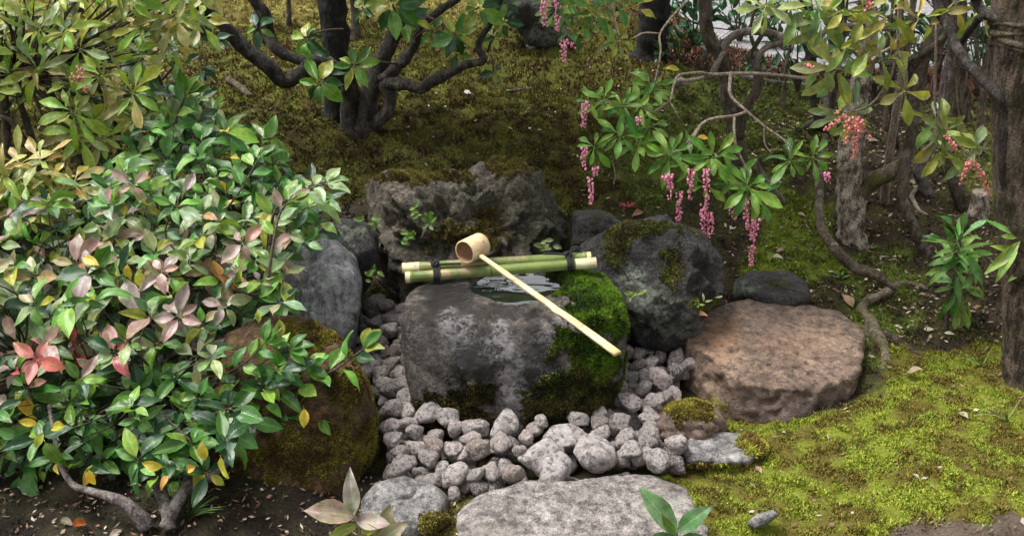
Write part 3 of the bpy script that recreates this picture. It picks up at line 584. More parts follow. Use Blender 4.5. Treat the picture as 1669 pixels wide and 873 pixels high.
m, t, b = nm('black_rope'); b.inputs['Base Color'].default_value = (0.012, 0.012, 0.013, 1); b.inputs['Roughness'].default_value = 0.7
bump(t, b, noise_n(t, 500, 2, 0.6, coord(t)), 1.0, 0.003); M['rope'] = m

def pipe(a, bb, rp, wall=0.25, nodes=(), seg=24, bend=0.0):
    """open bamboo pole with thick wall, cut ends and swollen nodes"""
    a = np.array(a); bb = np.array(bb); L = np.linalg.norm(bb - a); d = (bb - a) / L; s1 = np.cross(d, [0, 0, 1.0]); s1 /= np.linalg.norm(s1); s2 = np.cross(s1, d)
    ts = np.unique(np.concatenate([np.linspace(0, 1, 30)] + [[q - 0.014, q - 0.006, q, q + 0.006, q + 0.014] for q in nodes])); ts = ts[(ts >= 0) & (ts <= 1)]
    th = np.linspace(0, 2 * math.pi, seg, endpoint=False); rings = []
    def ring(t_, r_): return a + d * L * t_ + s2 * bend * math.sin(math.pi * t_) + r_ * (np.cos(th)[:, None] * s1 + np.sin(th)[:, None] * s2)
    rings.append(ring(0.06, rp * (1 - wall))); rings.append(ring(0.0, rp * (1 - wall)))
    for t_ in ts:
        k = 1 + 0.10 * sum(math.exp(-((t_ - q) / 0.006) ** 2) for q in nodes) - 0.03 * sum(math.exp(-((t_ - q - 0.012) / 0.005) ** 2) for q in nodes)
        rings.append(ring(t_, rp * k))
    rings.append(ring(1.0, rp * (1 - wall))); rings.append(ring(0.94, rp * (1 - wall)))
    V = np.concatenate(rings); n_ = len(rings); Fq = []
    for i in range(n_ - 1):
        for k in range(seg): Fq.append((i * seg + k, i * seg + (k + 1) % seg, (i + 1) * seg + (k + 1) % seg, (i + 1) * seg + k))
    V = np.vstack([V, rings[0].mean(0), rings[-1].mean(0)]); c0 = n_ * seg
    for k in range(0, seg, 2):
        Fq.append((c0, (k + 2) % seg, k + 1, k)); o = (n_ - 1) * seg; Fq.append((c0 + 1, o + k, o + k + 1, o + (k + 2) % seg))
    return V, np.array(Fq)
RB = 0.0148
b1a, b1b = at(657, 437, 2.42), at(962, 419, 2.445); b2a, b2b = at(662, 452, 2.385), at(971, 428, 2.41)
zsh = 0
rest = empty('bamboo_rest', tuple((b1a + b1b) / 2 - [0, 0, RB]), 'two green bamboo poles tied together with black rope lying across the basin', 'bamboo rest'); ro = np.array(rest.location)
for (pa, pb, nd) in ((b1a, b1b, (0.43, 0.97)), (b2a, b2b, (0.03, 0.44))):
    mb = MB(); mb.add(*pipe(pa, pb, RB, 0.22, nd)); mb.build('bamboo_pole', M['bam_green'], rest, ro)
    d_ = (pb - pa) / np.linalg.norm(pb - pa); e1_ = np.cross(d_, [0, 0, 1.0]); e1_ /= np.linalg.norm(e1_); e2_ = np.cross(e1_, d_); a_ = np.linspace(0, 2 * math.pi, 25)
    for q_ in nd:
        if 0.1 < q_ < 0.9: mb = MB(); mb.add(*tube(pa + (pb - pa) * (q_ + 0.009) + RB * 1.01 * (np.cos(a_)[:, None] * e1_ + np.sin(a_)[:, None] * e2_), np.full(25, 0.0011), 5, 1)); mb.build('node_ring', M['twig_dark'], rest, ro)
for (pa, pb, sides) in ((b1a, b1b, (0, 1)), (b2a, b2b, (0, 1))):
    for e_ in sides:
        d_ = (pb - pa) / np.linalg.norm(pb - pa); p0_, p1_ = (pa - d_ * 0.0015, pa + d_ * (0.045 if pa is b1a else 0.012)) if e_ == 0 else (pb - d_ * (0.055 if pb is b2b else 0.01), pb + d_ * 0.0015)
        mb = MB(); mb.add(*pipe(p0_, p1_, RB * 1.025, 0.26, ())); mb.build('cut_end', M['bam_cut'], rest, ro)
for cx_ in (709, 927):
    f_ = (cx_ - 657) / 310; pc1 = b1a + (b1b - b1a) * f_; pc2 = b2a + (b2b - b2a) * f_; mid = (pc1 + pc2) / 2; dx = (b1b - b1a) / np.linalg.norm(b1b - b1a)
    side = pc2 - pc1; side -= dx * (side @ dx); hw = np.linalg.norm(side) / 2 + RB + 0.003; side /= np.linalg.norm(side); upv = np.cross(dx, side); upv *= np.sign(upv[2])
    mb = MB()
    for off in (-0.006, 0.0, 0.007):
        a_ = np.linspace(0, 2 * math.pi, 17); sg = np.sign(np.cos(a_)) * np.abs(np.cos(a_)) ** 0.6; sv = np.sign(np.sin(a_)) * np.abs(np.sin(a_)) ** 0.8
        pts = mid + dx * (off + 0.002 * np.sin(a_ * 2))[:, None] + side * (sg * hw)[:, None] + upv * (sv * (RB + 0.003))[:, None]; mb.add(*tube(pts, np.full(17, 0.0034), 6, 2))
    kb = mid + upv * (RB + 0.007)
    for k in range(8):
        rr_ = rnd.uniform(0.005, 0.011); a_ = np.linspace(0, 5.5, 9); ax1 = Vector((rnd.gauss(0, 1), rnd.gauss(0, 1), rnd.gauss(0, 1))).normalized(); ax2 = np.array(ax1.orthogonal().normalized()); ax1 = np.array(ax1)
        mb.add(*tube(kb + rr_ * (np.cos(a_)[:, None] * ax1 + np.sin(a_)[:, None] * ax2), np.full(9, 0.0034), 6, 2))
    mb.build('rope_lashing', M['rope'], rest, ro)
    mb = MB(); sgn = 1 if cx_ < 800 else -1
    for (e1, e2) in (((sgn * 0.035, 0.0, 0.002), (sgn * 0.068, -0.008, 0.006)), ((-sgn * 0.018, 0.02, 0.006), (-sgn * 0.034, 0.026, 0.006)) , ((sgn * -0.012, 0.004, 0.018), (-sgn * 0.028, 0.0, 0.022))):
        mb.add(*tube([kb, kb + np.array(e1), kb + np.array(e2)], [0.0034, 0.0032, 0.003], 6, 4))
    mb.build('rope_end', M['rope'], rest, ro)

# ladle
md = np.array([-0.60, -0.80, 0.02]); md /= np.linalg.norm(md); mouth = at(757, 411, 2.385); RC = 0.0325; LCp = 0.072
v1 = np.cross(md, [0, 0, 1.0]); v1 /= np.linalg.norm(v1); v2 = np.cross(v1, md); seg = 48; th = np.linspace(0, 2 * math.pi, seg, endpoint=False)
def rg(off, r_): return mouth - md * off + r_ * (np.cos(th)[:, None] * v1 + np.sin(th)[:, None] * v2)
hs0 = mouth - md * 0.045 - v1 * (-RC * 0.0)
def ringmesh(rings, cap_first=None, cap_last=None):
    V = np.concatenate(rings); n_ = len(rings); Fq = []
    for i in range(n_ - 1):
        for k in range(seg): Fq.append((i * seg + k, i * seg + (k + 1) % seg, (i + 1) * seg + (k + 1) % seg, (i + 1) * seg + k))
    V = np.vstack([V, rings[-1].mean(0)]); o = (n_ - 1) * seg
    for k in range(0, seg, 2): Fq.append((n_ * seg, o + k, o + k + 1, o + (k + 2) % seg))
    return V, np.array(Fq)
lad = empty('water_ladle', tuple(mouth - [0, 0, RC]), 'pale bamboo water ladle with round cup resting across the basin and its poles', 'ladle'); lo = np.array(lad.location)
mb = MB(); mb.add(*ringmesh([rg(0.0005, RC * 0.88), rg(0, RC * 0.97), rg(0.002, RC), rg(0.02, RC * 1.01), rg(0.05, RC * 1.01), rg(LCp - 0.003, RC), rg(LCp, RC * 0.95), rg(LCp - 0.001, RC * 0.5)]))
mb.build('cup', M['bam_tan'], lad, lo)
mb = MB(); mb.add(*ringmesh([rg(0.0008, RC * 0.885), rg(0.03, RC * 0.87), rg(LCp - 0.008, RC * 0.86), rg(LCp - 0.006, RC * 0.4)])); mb.build('cup_inside', M['hollow'], lad, lo)
h0, h1 = at(784, 417, 2.375), at(1005, 577, 1.96)
ts = np.linspace(0, 1, 26); hd = (h1 - h0) / np.linalg.norm(h1 - h0); hs_ = np.cross(hd, [0, 0, 1.0]); hs_ /= np.linalg.norm(hs_); hu = np.cross(hs_, hd)
V = []
for q in ts:
    c_ = h0 + (h1 - h0) * q + hs_ * (0.004 * math.sin(4.2 * q)) + hu * (0.006 * math.sin(math.pi * q) - 0.003 * math.exp(-((q - 0.6) / 0.03) ** 2)); wd = (0.0062 + 0.0055 * q) * (1 + 0.15 * (math.exp(-((q - 0.6) / 0.02) ** 2) + 0.7 * math.exp(-((q - 0.2) / 0.02) ** 2))); tk = 0.0045 * (1 + 0.2 * (math.exp(-((q - 0.6) / 0.02) ** 2) + 0.7 * math.exp(-((q - 0.2) / 0.02) ** 2)))
    a_ = np.linspace(0, 2 * math.pi, 12, endpoint=False); ca = np.sign(np.cos(a_)) * np.abs(np.cos(a_)) ** 0.5; sa = np.sign(np.sin(a_)) * np.abs(np.sin(a_)) ** 0.5
    V.append(c_ + wd * ca[:, None] * hs_ + tk * sa[:, None] * hu)
V = np.concatenate(V); Fq = [(i * 12 + k, i * 12 + (k + 1) % 12, (i + 1) * 12 + (k + 1) % 12, (i + 1) * 12 + k) for i in range(25) for k in range(12)]
V = np.vstack([V, h0, h1]); c0 = 26 * 12
for k in range(0, 12, 2): Fq.append((c0, (k + 2) % 12, k + 1, k)); Fq.append((c0 + 1, 300 + k, 300 + k + 1, 300 + (k + 2) % 12))
mb = MB(); mb.add(V, np.array(Fq)); mb.build('handle', M['bam_handle'], lad, lo)

# ------------------------------------------------------------------ PEBBLES
def pebble_mat():
    m, t, b = nm('pebble_granite'); v = coord(t); oi = t.nodes.new('ShaderNodeObjectInfo')
    add = t.nodes.new('ShaderNodeVectorMath'); add.operation = 'ADD'; t.links.new(v, add.inputs[0])
    cr = t.nodes.new('ShaderNodeCombineXYZ'); t.links.new(math_n(t, 'MULTIPLY', oi.outputs['Random'], 37), cr.inputs[0]); t.links.new(cr.outputs[0], add.inputs[1]); vv = add.outputs[0]
    c = oi.outputs['Color']
    c = mix(t, math_n(t, 'MULTIPLY', ramp(t, noise_n(t, 5.5, 3, 0.6, vv), [(0.45, 0), (0.6, 1)]), 0.5), c, mix(t, 1.0, c, (0.80, 0.70, 0.66), 'MULTIPLY'))
    vo = t.nodes.new('ShaderNodeTexVoronoi'); vo.inputs['Scale'].default_value = 5; t.links.new(vv, vo.inputs['Vector'])
    c = mix(t, math_n(t, 'MULTIPLY', ramp(t, vo.outputs['Color'], [(0.3, 1), (0.42, 0)]), 0.7), c, (0.12, 0.09, 0.085))
    c = mix(t, math_n(t, 'MULTIPLY', ramp(t, noise_n(t, 6.5, 3, 0.7, vv), [(0.50, 0), (0.58, 1)]), 0.7), c, (0.62, 0.575, 0.56))
    t.links.new(c, b.inputs['Base Color']); b.inputs['Roughness'].default_value = 0.75
    c = mix(t, 0.5, c, ramp(t, noise_n(t, 3, 6, 0.8, vv), [(0.35, 0.1), (0.65, 0.9)]), 'OVERLAY'); t.links.new(c, b.inputs['Base Color'])
    bump(t, b, noise_n(t, 7, 6, 0.8, vv), 0.9, 0.02); return m
M['pebble'] = pebble_mat()
PM = []
for s in range(16):
    D, Fc = ico(4); lr = np.random.default_rng(500 + s); val = np.zeros(len(D)) + 0.05
    for k in range(13):
        nn = lr.normal(size=3); nn /= np.linalg.norm(nn); val += (np.maximum(D @ nn, 0) / lr.uniform(0.78, 1.0)) ** 5
    rad = np.minimum(val ** (-1 / 5), 1.25); V = D * rad[:, None] * lr.uniform([0.9, 0.72, 0.62], [1.2, 1.0, 0.88]); V *= (1 + 0.13 * fbm(V * 1.7 + s * 7, 4))[:, None]
    V /= np.abs(V).max(0).mean(); PM.append(mesh_np('pebble', V, Fc, M['pebble']))
BED = [(585, 600), (600, 520), (625, 488), (665, 480), (665, 560), (672, 650), (720, 700), (830, 718), (940, 705), (985, 670), (1008, 600), (1012, 535), (1040, 532), (1080, 545), (1125, 560), (1122, 620), (1105, 660), (1065, 700), (1068, 730), (1110, 750), (1095, 775), (1000, 782), (880, 790), (790, 806), (735, 806), (700, 795), (650, 785), (640, 720), (618, 660), (590, 630)]
placed = []
def drop(x, y, r, base=-0.02, kk=0.86):
    z = float(hgt(np.array([x]), np.array([y]))[0]) + r * 0.45
    for (a, b_, c_, q) in placed:
        d2 = (a - x) ** 2 + (b_ - y) ** 2; s_ = (r + q) * kk
        if d2 < s_ * s_: z = max(z, c_ + math.sqrt(s_ * s_ - d2) * 0.8)
    return z
def inbasin(x, y, m_=0.0): return ((x - 0.0) / (0.265 + m_)) ** 4 + ((y - 2.36) / (0.25 + m_)) ** 4 < 1
specs = []
cand = 0; lr = random.Random(21)
while cand < 16000 and len(specs) < 290:
    cand += 1; x = lr.uniform(-0.48, 0.50); y = lr.uniform(1.84, 2.75); r = lr.uniform(0.020, 0.032)
    if lr.random() < 0.12: r *= 1.2
    zz = -0.02; px, py, _ = proj(np.array([[x, y, 0.0]]))
    if not inpoly(px, py, BED)[0] or inbasin(x, y, 0.012): continue
    z = drop(x, y, r)
    if z > 0.062 - (0.02 if y < 1.95 else 0): continue
    # skip a dense pile
    if any((a - x) ** 2 + (b_ - y) ** 2 + (c_ - z) ** 2 < ((r + q) * 0.72) ** 2 for a, b_, c_, q in placed): continue
    placed.append((x, y, z, r)); specs.append((x, y, z, r, None))
big = [(915, 714, 0.055, 'large smooth pale cobble standing tallest in front of the basin'), (978, 742, 0.058, 'largest pale wedge-shaped cobble, lying right of the tall smooth one above the slab'),
       (885, 742, 0.048, 'broad pale cobble leaning behind the tall smooth one, in front of the basin'), (903, 770, 0.044, 'low wide speckled cobble pressed against the rear edge of the front slab'),
       (680, 677, 0.028, 'upright brownish speckled pebble leaning on the lower left side of the basin'), (788, 664 + 57, 0.030, 'rust-stained rounded pebble below the left front of the basin'),
       (638, 644, 0.029, 'round grey-pink pebble at the top of the lower left pile beside the basin')]
for (px, py, r, lb) in big:
    p = at(px, py, 2.0); 
    for Yt in np.arange(1.8, 2.75, 0.004):
        p = at(px, py, Yt); g_ = float(hgt(np.array([p[0]]), np.array([p[1]]))[0]) + r * 0.9
        if p[2] <= g_ + 0.0 + (0.025 if r > 0.04 else 0.012): break
    p[2] = max(p[2], g_); keep = []
    for s_ in specs:
        if (s_[0] - p[0]) ** 2 + (s_[1] - p[1]) ** 2 + (s_[2] - p[2]) ** 2 < (r * 0.95 + s_[3] * 0.55) ** 2 and s_[4] is None: continue
        keep.append(s_)
    specs = keep; specs.append((p[0], p[1], p[2], r, lb))
TINT = [((0.500, 0.433, 0.399), 'greyish'), ((0.630, 0.561, 0.518), 'pale'), ((0.56, 0.46, 0.43), 'pinkish'), ((0.36, 0.28, 0.23), 'brownish'), ((0.580, 0.527, 0.494), 'light grey'), ((0.16, 0.135, 0.12), 'dark stained')]
zones = {}
for s_ in specs:
    px, py, _ = proj(np.array([[s_[0], s_[1], s_[2]]])); px, py = float(px[0]), float(py[0])
    if s_[4]: continue
    if px < 665 and py < 590: z_ = 'channel beside the grey boulder'
    elif px < 700 and py < 680: z_ = 'channel beside the brown boulder'
    elif px < 720: z_ = 'pile below the brown boulder'
    elif px < 800: z_ = 'pile under the basin left front'
    elif px < 880: z_ = 'pile under the basin middle'
    elif py > 705 and px < 1010: z_ = 'strip around the two largest cobbles'
    elif py > 705: z_ = 'pile beside the small moss-capped stone'
    elif py > 630: z_ = 'pile under the basin mossy side'
    elif px < 1060: z_ = 'channel below the ladle tip'
    else: z_ = 'pile touching the reddish stone'
    zones.setdefault(z_, []).append((py, px, s_))
def ordn(k): return '%d%s' % (k, 'th' if 10 <= k % 100 <= 20 else {1: 'st', 2: 'nd', 3: 'rd'}.get(k % 10, 'th'))
def place_pebble(s_, label, c_):
    o = bpy.data.objects.new('pebble', lr.choice(PM)); C.objects.link(o); o.location = (s_[0], s_[1], s_[2]); o.scale = (s_[3] * 1.05,) * 3
    o.rotation_euler = (lr.uniform(-0.6, 0.6), lr.uniform(-0.6, 0.6), lr.uniform(0, 6.28)); k = lr.uniform(0.85, 1.12); o.color = (c_[0] * k, c_[1] * k, c_[2] * k, 1)
    tag(o, label, 'pebble', 'granite pebbles round the basin')
for z_, L_ in zones.items():
    L_.sort(key=lambda q: q[0])
    for k, (py, px, s_) in enumerate(L_):
        c_, cn = TINT[4 if False else lr.choices(range(6), [4, 4, 3, 1.6, 4, 1.6])[0]]
        size = 'small' if s_[3] < 0.0235 else ('larger' if s_[3] > 0.029 else 'medium')
        place_pebble(s_, '%s %s pebble, %s from top in the %s' % (size, cn, ordn(k + 1), z_), c_)
for s_ in specs:
    if s_[4]: place_pebble(s_, s_[4], (0.34, 0.27, 0.23) if 'rust' in s_[4] or 'brownish' in s_[4] else (0.56, 0.51, 0.49))

# ------------------------------------------------------------------ LEAVES
def leaf_template(kind, droop, fold, rows=6):
    """length 1 along +Y, normal +Z"""
    V = []; UV = []
    for i in range(rows + 1):
        t_ = i / rows
        if kind == 'ellip': wd = 0.26 * math.sin(math.pi * t_ ** 0.9) ** 0.85 * (1 - 0.12 * t_) if 0 < t_ < 1 else 0.012
        elif kind == 'lance': wd = 0.155 * math.sin(math.pi * t_ ** 1.45) ** 0.9 if 0 < t_ < 1 else 0.012
        else: wd = 0.115 * math.sin(math.pi * t_ ** 1.1) ** 0.9 if 0 < t_ < 1 else 0.012
        a = droop * t_; y = t_ * (1 - 0.12 * abs(droop) * t_); z = -droop * 0.5 * t_ * t_
        wv = 0.05 * math.sin(t_ * 8 + droop * 7)
        for sx_ in (-1, -0.5, 0, 0.5, 1):
            V.append((sx_ * wd, y, z + fold * abs(sx_) * wd + wv * abs(sx_) * (1 if sx_ > 0 else -0.6))); UV.append((0.5 + sx_ * 0.5, t_))
    Fq = [(i * 5 + k, i * 5 + k + 1, (i + 1) * 5 + k + 1, (i + 1) * 5 + k) for i in range(rows) for k in range(4)]
    # petiole
    n_ = len(V); V += [(-0.012, -0.13, -0.01), (0.012, -0.13, -0.01)]; UV += [(0.5, 0), (0.5, 0)]; Fq.append((n_, n_ + 1, 3, 1))
    return np.array(V), np.array(Fq), np.array(UV)
LT = {k: [leaf_template(k, d, f) for d, f in ((0.1, 0.5), (0.35, 0.35), (0.6, 0.5), (-0.15, 0.6), (0.9, 0.3))] for k in ('ellip', 'lance', 'long')}
LM = {k: [mesh_np(k + '_leaf', v_, f_, M['leaf'], uv=u_) for v_, f_, u_ in L_] for k, L_ in LT.items()}
LTlo = {k: [leaf_template(k, d, f, 3) for d, f in ((0.1, 0.5), (0.5, 0.4))] for k in ('ellip', 'lance')}
def frame(d, n_):
    d = np.asarray(d, float); d = d / np.linalg.norm(d); x_ = np.cross(d, n_); l = np.linalg.norm(x_)
    if l < 1e-4: x_ = np.cross(d, [0.3, 0.9, 0.1]); l = np.linalg.norm(x_)
    x_ /= l; return x_, d, np.cross(x_, d)
class Foliage:
    def __init__(s, root, limit=300): s.root = root; s.o = np.array(root.location); s.L = []; s.limit = limit
    def leaf(s, p, d, n_, L, kind, col, inner=False, var=None):
        s.L.append((np.asarray(p, float), d, n_, L, kind, col, inner, rnd.randrange(5) if var is None else var))
    def whorl(s, c_, axis, n_, L, elev, kind, colf, inner=False, jit=0.25, ring2=True):
        axis = np.asarray(axis, float); axis /= np.linalg.norm(axis); a_ = np.cross(axis, [0.12, 0.3, 0.9]); a_ /= np.linalg.norm(a_); b_ = np.cross(axis, a_); ph = rnd.uniform(0, 6.28)
        for k in range(n_):
            th = ph + 2 * math.pi * k / n_ * (1 if k < n_ else 1) + rnd.gauss(0, jit * 0.6)
            e = elev + rnd.gauss(0, jit) + (0.45 if ring2 and k % 3 == 2 else 0); rd = math.cos(th) * a_ + math.sin(th) * b_
            d = rd * math.cos(e) + axis * math.sin(e); n2 = -rd * math.sin(e) + axis * math.cos(e) + np.array([rnd.gauss(0, 0.15) for _ in range(3)])
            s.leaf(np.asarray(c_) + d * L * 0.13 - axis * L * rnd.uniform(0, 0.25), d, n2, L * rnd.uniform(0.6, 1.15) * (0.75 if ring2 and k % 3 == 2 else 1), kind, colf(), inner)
    def finish(s, stuffname='foliage'):
        def score(q):
            if q[6]: return -1
            px, py, dp = proj(q[0][None]); inside = -30 < px[0] < 1700 and -30 < py[0] < 900
            return q[3] / dp[0] if inside else 0
        s.L.sort(key=score, reverse=True); nob = 0; rest_ = []
        for q in s.L:
            if nob < s.limit and score(q) > 0:
                o = bpy.data.objects.new('leaf', LM[q[4]][q[7]]); C.objects.link(o); x_, y_, z_ = frame(q[1], q[2]); L = q[3]; p = q[0] - s.o; x_ = x_ * rnd.uniform(0.72, 1.15); z_ = z_ * rnd.uniform(0.5, 1.9)
                o.parent = s.root; o.matrix_basis = Matrix(((x_[0] * L, y_[0] * L, z_[0] * L, p[0]), (x_[1] * L, y_[1] * L, z_[1] * L, p[1]), (x_[2] * L, y_[2] * L, z_[2] * L, p[2]), (0, 0, 0, 1)))
                o.color = (*q[5], 1); nob += 1
            else: rest_.append(q)
        if rest_:
            Vs, Fs, Us, Cs = [], [], [], []; n_ = 0
            for q in rest_:
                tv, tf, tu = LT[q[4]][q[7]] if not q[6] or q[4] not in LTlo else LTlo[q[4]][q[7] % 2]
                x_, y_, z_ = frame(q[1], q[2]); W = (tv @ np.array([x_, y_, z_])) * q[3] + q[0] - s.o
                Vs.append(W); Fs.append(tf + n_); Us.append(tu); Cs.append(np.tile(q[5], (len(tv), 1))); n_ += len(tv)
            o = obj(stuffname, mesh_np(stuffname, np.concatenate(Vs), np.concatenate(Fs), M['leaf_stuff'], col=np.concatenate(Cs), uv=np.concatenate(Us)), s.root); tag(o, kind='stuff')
        return nob, len(rest_)
def vary(c_, s_=0.25):
    k = 1 + rnd.uniform(-s_, s_); h = rnd.gauss(0, 0.06); return (max(0.004, c_[0] * k * (1 + h * 2)), max(0.004, c_[1] * k), max(0.003, c_[2] * k * (1 - h)))
GREEN = (0.062, 0.165, 0.024); DGREEN = (0.018, 0.062, 0.018); LGREEN = (0.15, 0.28, 0.04); YGREEN = (0.27, 0.31, 0.055); OLIVE = (0.24, 0.21, 0.06); YEL = (0.50, 0.38, 0.05); PINK = (0.34, 0.225, 0.215); RED = (0.42, 0.07, 0.07); ORG = (0.50, 0.24, 0.07); PALE = (0.21, 0.28, 0.13); TANL = (0.28, 0.20, 0.10)
def poisson(poly, sp, tries=9000, seed=1):
    lr_ = random.Random(seed); xs = [p[0] for p in poly]; ys = [p[1] for p in poly]; out = []
    for _ in range(tries):
        x_, y_ = lr_.uniform(min(xs), max(xs)), lr_.uniform(min(ys), max(ys))
        if not inpoly(np.array([x_]), np.array([y_]), poly)[0]: continue
        if all((x_ - a) ** 2 + (y_ - b_) ** 2 > sp * sp for a, b_ in out): out.append((x_, y_))
    return out
def twig_to(mb, p, q, r0=0.0018, r1=0.004, sag=0.03):
    p = np.asarray(p); q = np.asarray(q); mid = (p + q) / 2 + np.array([rnd.gauss(0, sag), rnd.gauss(0, sag), rnd.gauss(0, sag * 0.5) - sag * 0.5]); mb.add(*tube([p, mid, q], [r0, (r0 + r1) / 2, r1], 5, 4))

# ---- 1. the big glossy shrub, left
base = ground(245, 845); shr = empty('glossy_shrub', tuple(base), 'large glossy-leaved shrub with green, pinkish and yellow leaves filling the left foreground', 'shrub')
fo = Foliage(shr)
POLY = [(0, 330), (60, 320), (130, 330), (170, 300), (205, 270), (215, 215), (250, 170), (285, 130), (330, 140), (350, 190), (420, 215), (455, 245), (490, 275), (525, 300), (525, 345), (530, 372), (500, 390), (450, 400), (478, 455), (470, 495), (445, 520), (420, 505), (360, 520), (330, 560), (410, 590), (400, 640), (440, 590), (500, 605), (500, 665), (450, 690), (380, 690), (360, 735), (335, 780), (290, 785), (240, 775), (190, 735), (150, 770), (90, 755), (50, 775), (0, 775), (-90, 775), (-90, 330)]
def shY(py): return float(np.interp(py, [120, 200, 330, 480, 650, 720, 830], [2.86, 2.66, 2.34, 2.08, 1.89, 1.80, 1.70]))
def shcol(px, py):
    def f():
        u_ = rnd.random(); pk = 0.38 * math.exp(-((px - 250) / 230) ** 2 - ((py - 440) / 95) ** 2) + 0.6 * math.exp(-((px - 90) / 170) ** 2 - ((py - 350) / 45) ** 2) * 0.5; pk2 = 0.65 * math.exp(-((px - 50) / 130) ** 2 - ((py - 575) / 45) ** 2)
        if u_ < pk2: return vary(rnd.choice([RED, PINK, PINK, (0.34, 0.16, 0.15)]))
        if u_ < pk2 + pk: return vary(rnd.choice([PINK, PINK, PALE, TANL]))
        if rnd.random() < (0.035 if py > 300 else 0.01): return vary(rnd.choice([YEL, YEL, ORG, (0.34, 0.33, 0.04)]))
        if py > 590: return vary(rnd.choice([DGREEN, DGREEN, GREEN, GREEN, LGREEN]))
        if py < 330: return vary(rnd.choice([GREEN, GREEN, LGREEN, PALE, DGREEN]))
        return vary(rnd.choice([GREEN, DGREEN, GREEN, LGREEN, PALE, PALE, YGREEN, (0.36, 0.34, 0.22), (0.30, 0.36, 0.22)]), 0.35)
    return f
twm = MB(); skel = [at(160, 640, 2.05), at(260, 620, 2.0), at(340, 470, 2.25), at(120, 480, 2.3), at(240, 380, 2.5), at(400, 380, 2.45), at(300, 280, 2.75), at(60, 600, 2.1), at(20, 420, 2.4)]
for (px, py) in poisson(POLY, 27, 20000, 4):
    if rnd.random() < (0.16 if py > 600 else 0.10) or fbm(np.array([[px / 60, py / 60, 0.5]]), 2)[0] < -0.42: continue
    p = at(px, py, shY(py) + rnd.uniform(-0.07, 0.09)); L = rnd.uniform(0.056, 0.086) * (0.95 if py > 580 else 1)
    ax = np.array([(px - 260) / 900 + rnd.gauss(0, 0.28), -0.45 + rnd.gauss(0, 0.25), 0.85])
    fo.whorl(p, ax, rnd.choice([5, 6, 6, 7]), L, rnd.uniform(-0.05, 0.35), 'ellip', shcol(px, py))
    ad = min(skel, key=lambda s_: np.linalg.norm(s_ - p)); twig_to(twm, p, p + (ad - p) * 0.8, 0.0014, 0.003)
for (px, py) in poisson(POLY, 30, 9000, 5):
    if py > 700: continue
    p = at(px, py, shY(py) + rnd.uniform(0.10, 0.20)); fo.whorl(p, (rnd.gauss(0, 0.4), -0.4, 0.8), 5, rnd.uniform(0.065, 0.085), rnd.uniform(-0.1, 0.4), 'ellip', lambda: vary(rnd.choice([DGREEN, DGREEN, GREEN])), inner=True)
# the upright shoot at its top and the sprays at its edge
def spray(fo_, mb, pts, L, kind, colf, step=0.03, w0=6, alt=True, nup=(0, -0.4, 0.9), tip=3, ang=0.9):
    P3 = np.array([at(a, b_, c_) for a, b_, c_ in pts]); r_ = np.linspace(w0, w0 * 0.45, len(P3)) / 2 * depth(P3[0]) / FPX; mb.add(*tube(P3, r_, 6, 5))
    q = catmull(P3, 12); seg_ = np.linalg.norm(np.diff(q, axis=0), axis=1); cs = np.concatenate([[0], np.cumsum(seg_)]); n_ = max(2, int(cs[-1] / step)); side = 1
    for k in range(1, n_ + 1):
        s_ = cs[-1] * k / n_; i = min(len(q) - 2, int(np.searchsorted(cs, s_)) - 1); i = max(i, 0); p = q[i + 1]; T = q[i + 1] - q[i]; T /= np.linalg.norm(T) + 1e-9
        sd_ = np.cross(T, np.array(nup) + np.random.default_rng(k).normal(size=3) * 0.25); sd_ /= np.linalg.norm(sd_) + 1e-9
        for sg in ((side,) if alt else (1, -1)):
            d = T * math.cos(ang) + sd_ * sg * math.sin(ang) + np.array([0, 0, 0.12]); fo_.leaf(p + d * L * 0.12, d, np.array(nup) + np.array([rnd.gauss(0, 0.2) for _ in range(3)]), L * rnd.uniform(0.8, 1.1), kind, colf())
        side = -side
    for k in range(tip):
        d = T + sd_ * (k - (tip - 1) / 2) * 0.7 + np.array([0, 0, 0.1]); fo_.leaf(P3[-1] + d * L * 0.1, d, nup, L * rnd.uniform(0.8, 1.05), kind, colf())
gcol = lambda: vary(rnd.choice([GREEN, GREEN, LGREEN])); 
spray(fo, twm, [(285, 205, 2.66), (290, 185, 2.66), (303, 155, 2.66)], 0.062, 'ellip', gcol, 0.028, 6)
spray(fo, twm, [(345, 690, 1.92), (430, 655, 1.93), (490, 625, 1.93), (540, 605, 1.93), (590, 570, 1.94)], 0.066, 'ellip', lambda: vary(rnd.choice([GREEN, GREEN, LGREEN, YGREEN, DGREEN])), 0.024, 6, ang=0.95)
for (a, b_, c_) in (((400, 690), (450, 665), (520, 680)), ((400, 620), (440, 580), (470, 570)), ((420, 640), (470, 610), (500, 600)), ((360, 660), (410, 625), (450, 620)), ((380, 700), (430, 690), (475, 660)), ((350, 620), (400, 590), (430, 560))):
    spray(fo, twm, [(a[0], a[1], 1.95), (b_[0], b_[1], 1.93), (c_[0], c_[1], 1.93)], 0.055, 'ellip', gcol, 0.026, 4)
spray(fo, twm, [(440, 400, 2.2), (450, 340, 2.22), (500, 310, 2.25), (530, 300, 2.27)], 0.06, 'ellip', lambda: vary(rnd.choice([PALE, LGREEN, PALE])), 0.03, 6)
spray(fo, twm, [(370, 340, 2.3), (395, 305, 2.32), (420, 260, 2.4)], 0.06, 'ellip', gcol, 0.03, 4)
spray(fo, twm, [(435, 470, 2.1), (445, 400, 2.13), (455, 350, 2.17), (470, 330, 2.2)], 0.055, 'ellip', lambda: vary(rnd.choice([PALE, PINK, LGREEN])), 0.03, 6)
